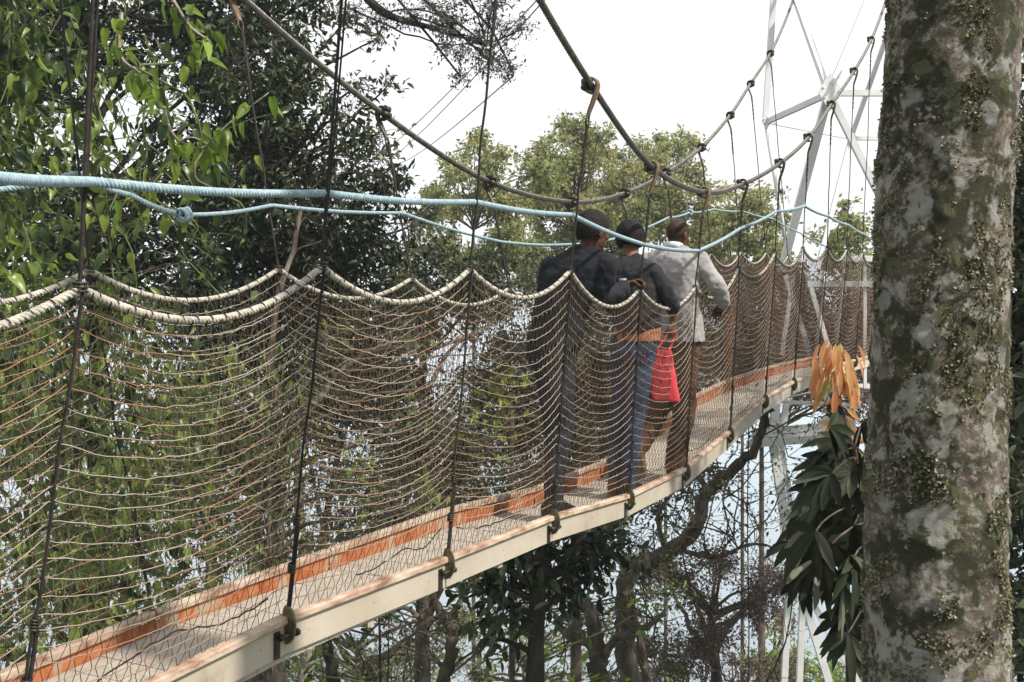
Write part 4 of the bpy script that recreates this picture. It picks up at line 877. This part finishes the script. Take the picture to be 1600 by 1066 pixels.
def limbs(name, label, lst, bark='bark', twigs=0, spread=.35, lm=None, nl=0, cat="tree", L=.05, group=None):
    root = empty(name, W(*lst[0][0][0]), label, cat, group); mt = MB(); ends = []
    for pts, r0, r1 in lst:
        P = catmull([W(*p) for p in pts], 7); n = len(P); P[1:-1] += rng.normal(0, r0*.12, (n-2, 3)); mt.tube(P, np.linspace(r0, r1, n)*(1+.12*np.sin(np.arange(n)*2.1)), 9)
        ends += [P[int(k)] for k in rng.uniform(n*.25, n-1, max(2, int(twigs/len(lst))))]
    mt.build("trunk", bark, root)
    tg = MB(); lv = MB()
    for e in ends:
        d = nrm(rng.normal(0, 1, 3)*np.array([1, .7, .8])); q = e
        P = [e]
        for k in range(7): d = nrm(d+rng.normal(0, .35, 3)); q = q+d*spread*rng.uniform(.1, .22); P.append(q)
        tg.tube(P, np.linspace(.009, .0025, 8), 4)
        for b_ in range(3):
            k0 = rng.integers(2, 7); d2 = nrm(d+rng.normal(0, .8, 3)); q2 = P[k0]; P2 = [q2]
            for k in range(4): d2 = nrm(d2+rng.normal(0, .3, 3)); q2 = q2+d2*spread*.12; P2.append(q2)
            tg.tube(P2, np.linspace(.004, .0015, 5), 3)
            if nl: leaves(lv, np.array(P2)[rng.integers(0, 5, nl)]+rng.normal(0, L*.9, (nl, 3)), rand_dirs(nl), L*rng.uniform(.6, 1.2, nl), .45, 'rhomb')
    if ends: 
        t_ = tg.build("twigs", 'twig', root)
        if nl: lv.build("crown", lm, root, smooth=False)
    return root
gl = lambda px, t: (px, 533+(CZ-gz((px-800)/F*t, t))*F/t, t)
limbs("gnarled_tree", "gnarled brown limb curving up to the deck's end from the dark mass below the middle", [
    ([gl(985, 10.5), (985, 1066, 10.5), (975, 960, 10.5), (985, 890, 10.5), (1040, 868, 10.4), (1085, 830, 10.3), (1105, 770, 10.2), (1130, 745, 10.2), (1180, 700, 10.1), (1200, 640, 10.1), (1215, 610, 10.1)], .12, .03),
    ([(1105, 770, 10.2), (1090, 730, 10.3), (1100, 690, 10.4)], .03, .012), ([(1060, 860, 10.4), (1120, 870, 10.2), (1180, 850, 10.1), (1225, 860, 10)], .03, .008), ([(1150, 725, 10.2), (1130, 780, 10), (1150, 850, 10)], .015, .006),
    ([(985, 890, 10.5), (940, 850, 10.6), (900, 800, 10.6)], .05, .02), ([(1040, 868, 10.4), (1030, 800, 10.6), (1060, 760, 10.7)], .03, .01)], 'bark', 55, 1.0, 'l_mid', 11, L=.055)
limbs("forked_tree", "brown forked tree trunk at the bottom centre right of the slim dark trunk", [
    ([gl(935, 9.5), (938, 1066, 9.5), (930, 1010, 9.5), (925, 960, 9.5), (905, 930, 9.6), (880, 880, 9.7)], .11, .04), ([(930, 1010, 9.5), (880, 985, 9.4), (868, 960, 9.4)], .05, .02),
    ([(938, 1040, 9.5), (960, 1000, 9.4), (1000, 985, 9.3), (1040, 960, 9.3)], .05, .02), ([gl(1010, 10), (1012, 1066, 10), (1000, 1000, 10), (985, 930, 10.2)], .06, .03)], 'bark', 40, .8, 'l_mid', 5, L=.05)
limbs("bent_tree", "bent pale-brown tree trunk under the deck left of the slim dark trunk", [
    ([gl(700, 9), (692, 1066, 9), (706, 1010, 9), (700, 970, 9), (682, 945, 9), (672, 905, 9)], .07, .03), ([(682, 945, 9), (660, 965, 9), (630, 950, 9), (610, 955, 9)], .035, .012), ([(700, 970, 9), (725, 930, 9), (740, 890, 9)], .035, .012)], 'bark', 22, .6, 'l_dark', 5, L=.06)
limbs("grey_trunk_tree", "stout grey trunk at the bottom left under the deck", [([gl(475, 12.5), (478, 1066, 12.5), (480, 1000, 12.5), (470, 800, 12.5), (450, 500, 12.8), (440, 300, 13)], .12, .02)], 'bark_pale')
limbs("grey_trunk_tree", "darker trunk just right of the stout grey one at the bottom left", [([gl(535, 14), (520, 1066, 14), (512, 1000, 14), (500, 930, 14), (530, 700, 14), (560, 460, 14.2)], .11, .02)], 'bark_dark')
limbs("bare_trunk_tree", "leaning brown trunk with branches seen through the left net", [([gl(400, 10), (395, 1066, 10), (430, 800, 10), (440, 700, 10), (425, 560, 10), (470, 330, 10.4)], .12, .02), ([(440, 700, 10), (500, 620, 10), (560, 560, 10), (640, 540, 10)], .05, .015), ([(430, 800, 10), (360, 700, 10), (300, 660, 10)], .04, .012)], 'bark', 60, 1.0, 'l_dark', 6, L=.07)
limbs("bamboo_stem", "pair of thin dark upright stems at the bottom, left of the bent trunk", [([gl(598, 9), (595, 1066, 9), (592, 940, 9), (590, 880, 9)], .012, .01), ([gl(612, 9), (606, 1066, 9), (608, 950, 9)], .008, .006)], 'bark_dark', 8, .4, cat="plant")
limbs("hanging_liana", "thin dark liana dropping straight below the deck left of the tower", [([(1170, 660, 8.5), (1168, 800, 8.5), (1170, 950, 8.5), (1170, 1200, 8.5)], .005, .005)], 'bark_dark', cat="liana")
limbs("hanging_liana", "thin slanting liana crossing the reddish tree under the deck", [([(1065, 860, 8.5), (1090, 960, 8.5), (1140, 1080, 8.5), (1180, 1200, 8.5)], .005, .004)], 'bark_dark', cat="liana")
limbs("hanging_liana", "dark liana curving across the tower's lower legs", [([(1240, 930, 8.5), (1225, 1010, 8.5), (1195, 1070, 8.5), (1150, 1150, 8.5)], .006, .005)], 'bark_dark', cat="liana")
tree("bright_bush_tree", "bright yellow-green treetop at the foot of the tower", "tree", trunk_down(1210, 1020, 24), (.2, .06),
     fillc(9, 1180, 1360, 985, 1120, 22, 26, .5, .8)+fillc(2, 1195, 1230, 960, 990, 23, 24, .3, .4), 700, .12, 'l_fresh', 'bark', 'rhomb', .55, None, tw_=24)
# right: orange-leaved shoot and dark lobed-leaf plant beside the big trunk
root = empty("orange_leaf_shoot", W(1312, 700, 4.4), "upright shoot with drooping orange leaves left of the big trunk", "plant")
mb = MB(); stem = catmull([W(1330, 1250, 4.5), W(1322, 900, 4.45), W(1316, 700, 4.4), (W(1312, 600, 4.4)), W(1310, 535, 4.4)], 8); mb.tube(stem, np.linspace(.014, .004, len(stem)), 7); mb.build("stem", 'bark', root)
lv = MB(); N = 85; k = rng.uniform(.70, 1, N)*(len(stem)-1); pos = stem[k.astype(int)]; dd = rng.normal(0, 1, (N, 3)); dd[:, 2] = .1; dd = nrm(dd); pos = pos+dd*rng.uniform(.01, .10, (N, 1))+UP*.01
sel = pos[:, 2] > CZ-.33; pos = pos[sel]; dd = dd[sel]; N = len(pos)
leaves(lv, pos, dd*.38+np.array([0, 0, -1.]), rng.uniform(.065, .135, N), .24, 'oval', 0, dd+np.array([0, -.8, 0]), .15, .05)
q = np.array([W(1330+rng.normal(0, 20), rng.uniform(635, 700), 4.4) for _ in range(14)]); leaves(lv, q, rng.normal(0, .5, (14, 3))+np.array([0, 0, -.7]), rng.uniform(.08, .13, 14), .3, 'oval', 0, np.tile(np.array([0, -1., .2]), (14, 1)))
lv.build("foliage", 'l_orange', root)
def lobed(mb, base, ax, up, L, m=0):
    """one hanging hand of long narrow drooping leaflets"""
    ax = nrm(ax); sd_ = nrm(np.cross(ax, up)); up = np.cross(sd_, ax); nl = 7
    for k, an in enumerate(np.linspace(-1.25, 1.25, nl)+rng.normal(0, .08, nl)):
        l = L*(1-.30*abs(an)/1.25)*rng.uniform(.85, 1.1); d = nrm(ax*math.cos(an)+sd_*math.sin(an)+up*rng.normal(0, .12)); s = nrm(np.cross(up, d)+up*rng.normal(0, .25)); n = 9
        vl, vr, vc = [], [], []; dr = rng.uniform(.25, .7)
        for i in range(n):
            x = i/(n-1); wd = L*.105*math.sin(math.pi*min(1, x*.93+.05))**.9*(1+.16*(i % 2)) if i < n-1 else .001
            c = base+d*l*x*(1-.15*dr*x)-UP*l*dr*x*x*.6; q = np.cross(d, s)*wd*.35; vl.append(c+s*wd+q); vr.append(c-s*wd+q); vc.append(c)
        V = np.array(vl+vc+vr); i = np.arange(n-1); Q = np.concatenate([np.stack([i, i+1, n+i+1, n+i], -1), np.stack([n+i, n+i+1, 2*n+i+1, 2*n+i], -1)])
        mb.add(V, Q, m=m)
root = empty("drooping_leaf_plant", W(1330, 1066, 4.1), "dark plant with hands of drooping narrow leaves between the tower legs and the big trunk", "plant")
mb = MB(); st1 = catmull([W(1385, 1500, 4.3), W(1368, 1000, 4.3), W(1355, 820, 4.2), W(1335, 700, 4.2)], 8); mb.tube(st1, np.linspace(.02, .008, len(st1)), 8)
lv = MB()
LB = [(1295, 668, .9, -.4, .13), (1320, 650, -1, .1, .13), (1345, 665, .3, -.4, .11), (1310, 690, -1, -.3, .14), (1340, 705, -.6, -.6, .14), (1300, 740, -.9, -.5, .15), (1325, 752, -.3, -1, .14), (1345, 780, .2, -1, .15), (1300, 790, -.6, -1, .15), (1270, 790, -.8, -.9, .15), (1335, 820, .1, -1, .14), (1275, 830, -.5, -1, .15), (1335, 870, -.3, -1, .15), (1340, 930, 0, -1, .15), (1262, 870, -.5, -1, .13), (1315, 915, -.1, -1, .15), (1345, 980, .1, -1, .14), (1335, 740, -.8, .1, .14), (1350, 850, -.5, -.3, .14), (1250, 820, -.9, -.7, .12), (1320, 960, -.3, -1, .14), (1350, 710, .4, -.5, .14), (1355, 900, .2, -.8, .14), (1240, 850, -.5, -1, .13), (1255, 900, -.3, -1, .13), (1300, 850, -.2, -1, .15), (1285, 880, -.4, -1, .14), (1345, 820, .3, -1, .15), (1325, 990, -.2, -1, .13), (1280, 760, -.7, -.6, .14), (1300, 720, -.9, -.2, .13)]
for k, (px, py, dx, dz, L) in enumerate(LB):
    b = W(px, py, 4.1+rng.uniform(-.2, .25)); up_ = nrm(np.array([rng.normal(0, .35), -.7, .6+rng.normal(0, .4)])); lobed(lv, b, np.array([dx, rng.normal(0, .4), dz]), up_, L*1.3)
    j = np.argmin(np.abs(st1[:, 2]-(b[2]+.04))); mb.tube(bez(st1[j], b, 7, .25, .05), .004, 5)
mb.build("stem", 'bark', root); lv.build("foliage", 'l_lobed', root)
tree("shrub_behind_trunk", "dark leafy shrub showing in the narrow strip right of the big trunk", "shrub", trunk_down(1680, 400, 6), (.12, .05), fillc(26, 1600, 1950, -150, 1150, 5.5, 7.5, .3, .5)+fillc(46, 1560, 1720, -60, 1120, 6.5, 9, .35, .55), 1500, .10, 'l_dark', 'bark_dark', 'oval', .45, None, tw_=14)

# ------------------------------------------------------------------ big lichen-covered trunk in the foreground
T0 = 2.25
def trunk_pt(py): q = min(1.5, abs(533-py)/533); return (1466+(533-py)*.029+14*q*q), (218+(py-533)*.018+8*q*q)     # middle and width in photo units
root = empty("foreground_tree_trunk", (*W(1470, 1066, T0)[:2], 0), "thick lichen-spotted tree trunk filling the right side of the picture", "tree")
zs = np.concatenate([np.linspace(-1, CZ-1.6, 30), np.linspace(CZ-1.5, CZ+1.4, 420), np.linspace(CZ+1.5, CZ+7, 20)]); NA = 260
from mathutils import noise as mnoise
V = []
for z in zs:
    py = 533-(z-CZ)/T0*F; pyc = min(1500, max(-400, py)); cx, wd = trunk_pt(pyc); r = wd/2/F*T0*.915; x = (cx-800)/F*T0
    if z < CZ-2: r *= 1+.25*(CZ-2-z)/CZ
    a = np.arange(NA)*2*np.pi/NA
    ringv = np.stack([x+r*np.cos(a), T0+r*np.sin(a), np.full(NA, z)], -1)
    if CZ-1.6 < z < CZ+1.5:
        dsp = np.array([.0065*mnoise.fractal(Vector((p[0]*9, p[1]*9, p[2]*4)), 1, 2, 5)+.0060*max(0, mnoise.noise(Vector((p[0]*38, p[1]*38, p[2]*30))))+.0016*mnoise.noise(Vector((p[0]*120, p[1]*120, p[2]*100))) for p in ringv])
        ringv[:, 0] += np.cos(a)*dsp; ringv[:, 1] += np.sin(a)*dsp
    V.append(ringv)
m, nt, b = _new("lichen_bark"); tc = nt.nodes.new("ShaderNodeTexCoord"); v = tc.outputs["Object"]; LK = nt.links.new
def mixc(fac, c1, c2):
    x = nt.nodes.new("ShaderNodeMix"); x.data_type = 'RGBA'; LK(fac, x.inputs[0])
    for k, c in ((6, c1), (7, c2)):
        if isinstance(c, tuple): x.inputs[k].default_value = (*c, 1)
        else: LK(c, x.inputs[k])
    return x.outputs[2]
def mask(scale, lo, hi, detail=6, dist=0., off=0.):
    mp = nt.nodes.new("ShaderNodeMapping"); mp.inputs["Location"].default_value = (off, off*.7, off*1.3); LK(v, mp.inputs[0])
    n = _noise(nt, scale, detail, .6, mp.outputs[0], dist); r = _ramp(nt, [(lo, (0, 0, 0)), (hi, (1, 1, 1))]); LK(n.outputs["Fac"], r.inputs["Fac"]); return r.outputs["Color"]
base = mixc(mask(13, .40, .60, 8), (.042, .034, .024), (.18, .145, .115))
base = mixc(mask(70, .52, .60, 4), base, (.30, .26, .225))
base = mixc(mask(12, .53, .58, 9, .6, 3.1), base, (.35, .33, .30))      # pale lichen sheets
base = mixc(mask(22, .58, .62, 8, .4, 8.1), base, (.30, .31, .25))
base = mixc(mask(9, .51, .56, 9, .3, 5.7), base, (.036, .037, .014))    # moss
base = mixc(mask(24, .57, .61, 8, .5, 1.9), base, (.10, .10, .045))
base = mixc(mask(26, .69, .73, 4, .2, 9.9), base, (.30, .13, .045))     # rusty spots
vo = nt.nodes.new("ShaderNodeTexVoronoi"); vo.inputs["Scale"].default_value = 9; vo.distance = 'EUCLIDEAN'
nn = _noise(nt, 20, 4, .6, v); ad = nt.nodes.new("ShaderNodeMix"); ad.data_type = 'RGBA'; ad.blend_type = 'ADD'; ad.inputs[0].default_value = .06; LK(v, ad.inputs[6]); LK(nn.outputs["Color"], ad.inputs[7]); LK(ad.outputs[2], vo.inputs["Vector"])
rr = _ramp(nt, [(.20, (1, 1, 1)), (.245, (0, 0, 0))]); LK(vo.outputs["Distance"], rr.inputs["Fac"])
sel_ = nt.nodes.new("ShaderNodeSeparateColor"); LK(vo.outputs["Color"], sel_.inputs[0]); gt = nt.nodes.new("ShaderNodeMath"); gt.operation = 'GREATER_THAN'; gt.inputs[1].default_value = .45; LK(sel_.outputs[0], gt.inputs[0])
mu = nt.nodes.new("ShaderNodeMath"); mu.operation = 'MULTIPLY'; LK(rr.outputs["Color"], mu.inputs[0]); LK(gt.outputs[0], mu.inputs[1])
lic = mixc(mask(40, .35, .65), (.16, .16, .145), (.30, .30, .28)); base = mixc(mu.outputs[0], base, lic)
LK(base, b.inputs["Base Color"]); b.inputs["Roughness"].default_value = .9
bp = nt.nodes.new("ShaderNodeBump"); bp.inputs["Strength"].default_value = .9; bp.inputs["Distance"].default_value = .012
n1 = _noise(nt, 55, 10, .78, v, .5); LK(n1.outputs["Fac"], bp.inputs["Height"]); LK(bp.outputs[0], b.inputs["Normal"])
MT['lichen_bark'] = m
mb = MB(); mb.rings(np.array(V), 0); mb.build("trunk", 'lichen_bark', root)
MT['moss'] = leafmat("moss", [(.07, .066, .032), (.13, .12, .06), (.18, .17, .10), (.25, .24, .16), (.34, .33, .25)], .9, .1, patch=12)
# crusty lichen and moss flakes standing off the bark
mb = MB(); NF = 42000; N2 = 0; pp = []; nnn = []
Vn = V[30:450]
while N2 < NF:
    i = rng.integers(0, 420, 4000); j = rng.integers(0, NA, 4000)
    for ii, jj in zip(i, j):
        p = Vn[ii][jj]; f = mnoise.fractal(Vector((p[0]*11+3, p[1]*11, p[2]*6)), 1, 2, 4)+.5*mnoise.noise(Vector((p[0]*45, p[1]*45, p[2]*40)))
        if f > .22: pp.append(p); aa = jj*2*np.pi/NA; nnn.append((math.cos(aa), math.sin(aa), 0)); N2 += 1
pp = np.array(pp); nnn = np.array(nnn); N2 = len(pp)
leaves(mb, pp+rng.normal(0, .0015, (N2, 3)), nnn*.55+rng.normal(0, .6, (N2, 3)), rng.uniform(.003, .0095, N2), .9, 'rhomb', 0, nnn+rng.normal(0, .5, (N2, 3)))
mb.build("lichen", 'moss', root, smooth=False)
mb = MB(); mb.tube(bez((V[-1]).mean(0), (V[-1]).mean(0)+np.array([.4, .3, 2.5]), 8, .1, .03), np.linspace(.15, .1, 8), 12)
mb.build("limb", 'lichen_bark', root)
tree_c = MB()
for _ in range(6): spray(tree_c, None, (V[-1]).mean(0)+np.array([rng.uniform(-1, 1.6), rng.uniform(-1, 1), rng.uniform(2, 3.2)]), .8, 500, .1, 'oval', .45, 0)
tree_c.build("crown", 'l_mid', root, smooth=False)

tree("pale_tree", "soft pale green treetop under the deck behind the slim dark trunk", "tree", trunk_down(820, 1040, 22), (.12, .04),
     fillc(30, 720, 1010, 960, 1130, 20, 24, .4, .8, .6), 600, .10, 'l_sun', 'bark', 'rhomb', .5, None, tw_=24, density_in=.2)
# unseen trees added behind and left of the viewpoint to shade the near side
for (x, y, lab, pts) in ((-9, -6, "unseen broad dark tree added for shade behind the viewpoint on the left", [(-8, -6, 1), (-7, -7, 5), (-9, -4, 4), (-6, -8, 8), (-8, -3, 8), (-10, -6, 0), (-5, -6, 11), (-7, -5, -4), (-11, -1, 3), (-10, -2, 7)]),
                         (-1, -10, "unseen broad dark tree added for shade directly behind the viewpoint", [(-1, -9, 0), (0, -9, 4), (-3, -9, 6), (-2, -8, 9), (2, -11, 2), (-1, -7, 12), (1, -10, 8), (-4, -10, 2), (0, -10, -4), (-3, -6, 13)])):
    tree("added_shade_tree", lab, "tree", [np.array([x, y, -.3]), np.array([x, y, 20.]), np.array([x*1., y, CZ]), np.array([x+.3, y, CZ+8])], (.45, .15),
         [(np.array([a, b, CZ+c]), 2.4) for a, b, c in pts], 210, .34, 'l_dark', 'bark_dark', 'oval', .5, "added shade trees behind the viewpoint", tw_=24, twr=.02)

tree("leafy_tree", "sparse light green young tree under the deck, left of the slim dark trunk", "tree", trunk_down(700, 1000, 13), (.05, .02),
     fillc(34, 440, 1060, 905, 1120, 11.5, 15, .22, .42, .8), 1100, .075, 'l_mid', 'bark', 'oval', .45, None, tw_=16, density_in=.2)
tree("leafy_tree", "young tree with sunlit lime leaves seen through the left half of the net", "tree", trunk_down(420, 640, 9.6), (.05, .02),
     fillc(24, 180, 820, 520, 880, 9, 10.8, .18, .34, .8), 700, .09, 'l_mid', 'bark', 'oval', .45, None, tw_=14, density_in=.2)

# ------------------------------------------------------------------ haze: one closed box round camera and scene, sky outside
hv = MB(); zt, zb = CZ+40, -620; hv.box((0, 0, (zt+zb)/2), np.eye(3), (6020, 6020, (zt-zb)/2))
m = bpy.data.materials.new("haze_air"); m.use_nodes = True; nt = m.node_tree; nt.nodes.clear()
o_ = nt.nodes.new("ShaderNodeOutputMaterial"); pv = nt.nodes.new("ShaderNodeVolumePrincipled"); pv.inputs["Color"].default_value = (.80, .90, 1.0, 1)
pv.inputs["Density"].default_value = .0011; nt.links.new(pv.outputs[0], o_.inputs["Volume"])
hv.build("haze", m, smooth=False, kind='stuff')
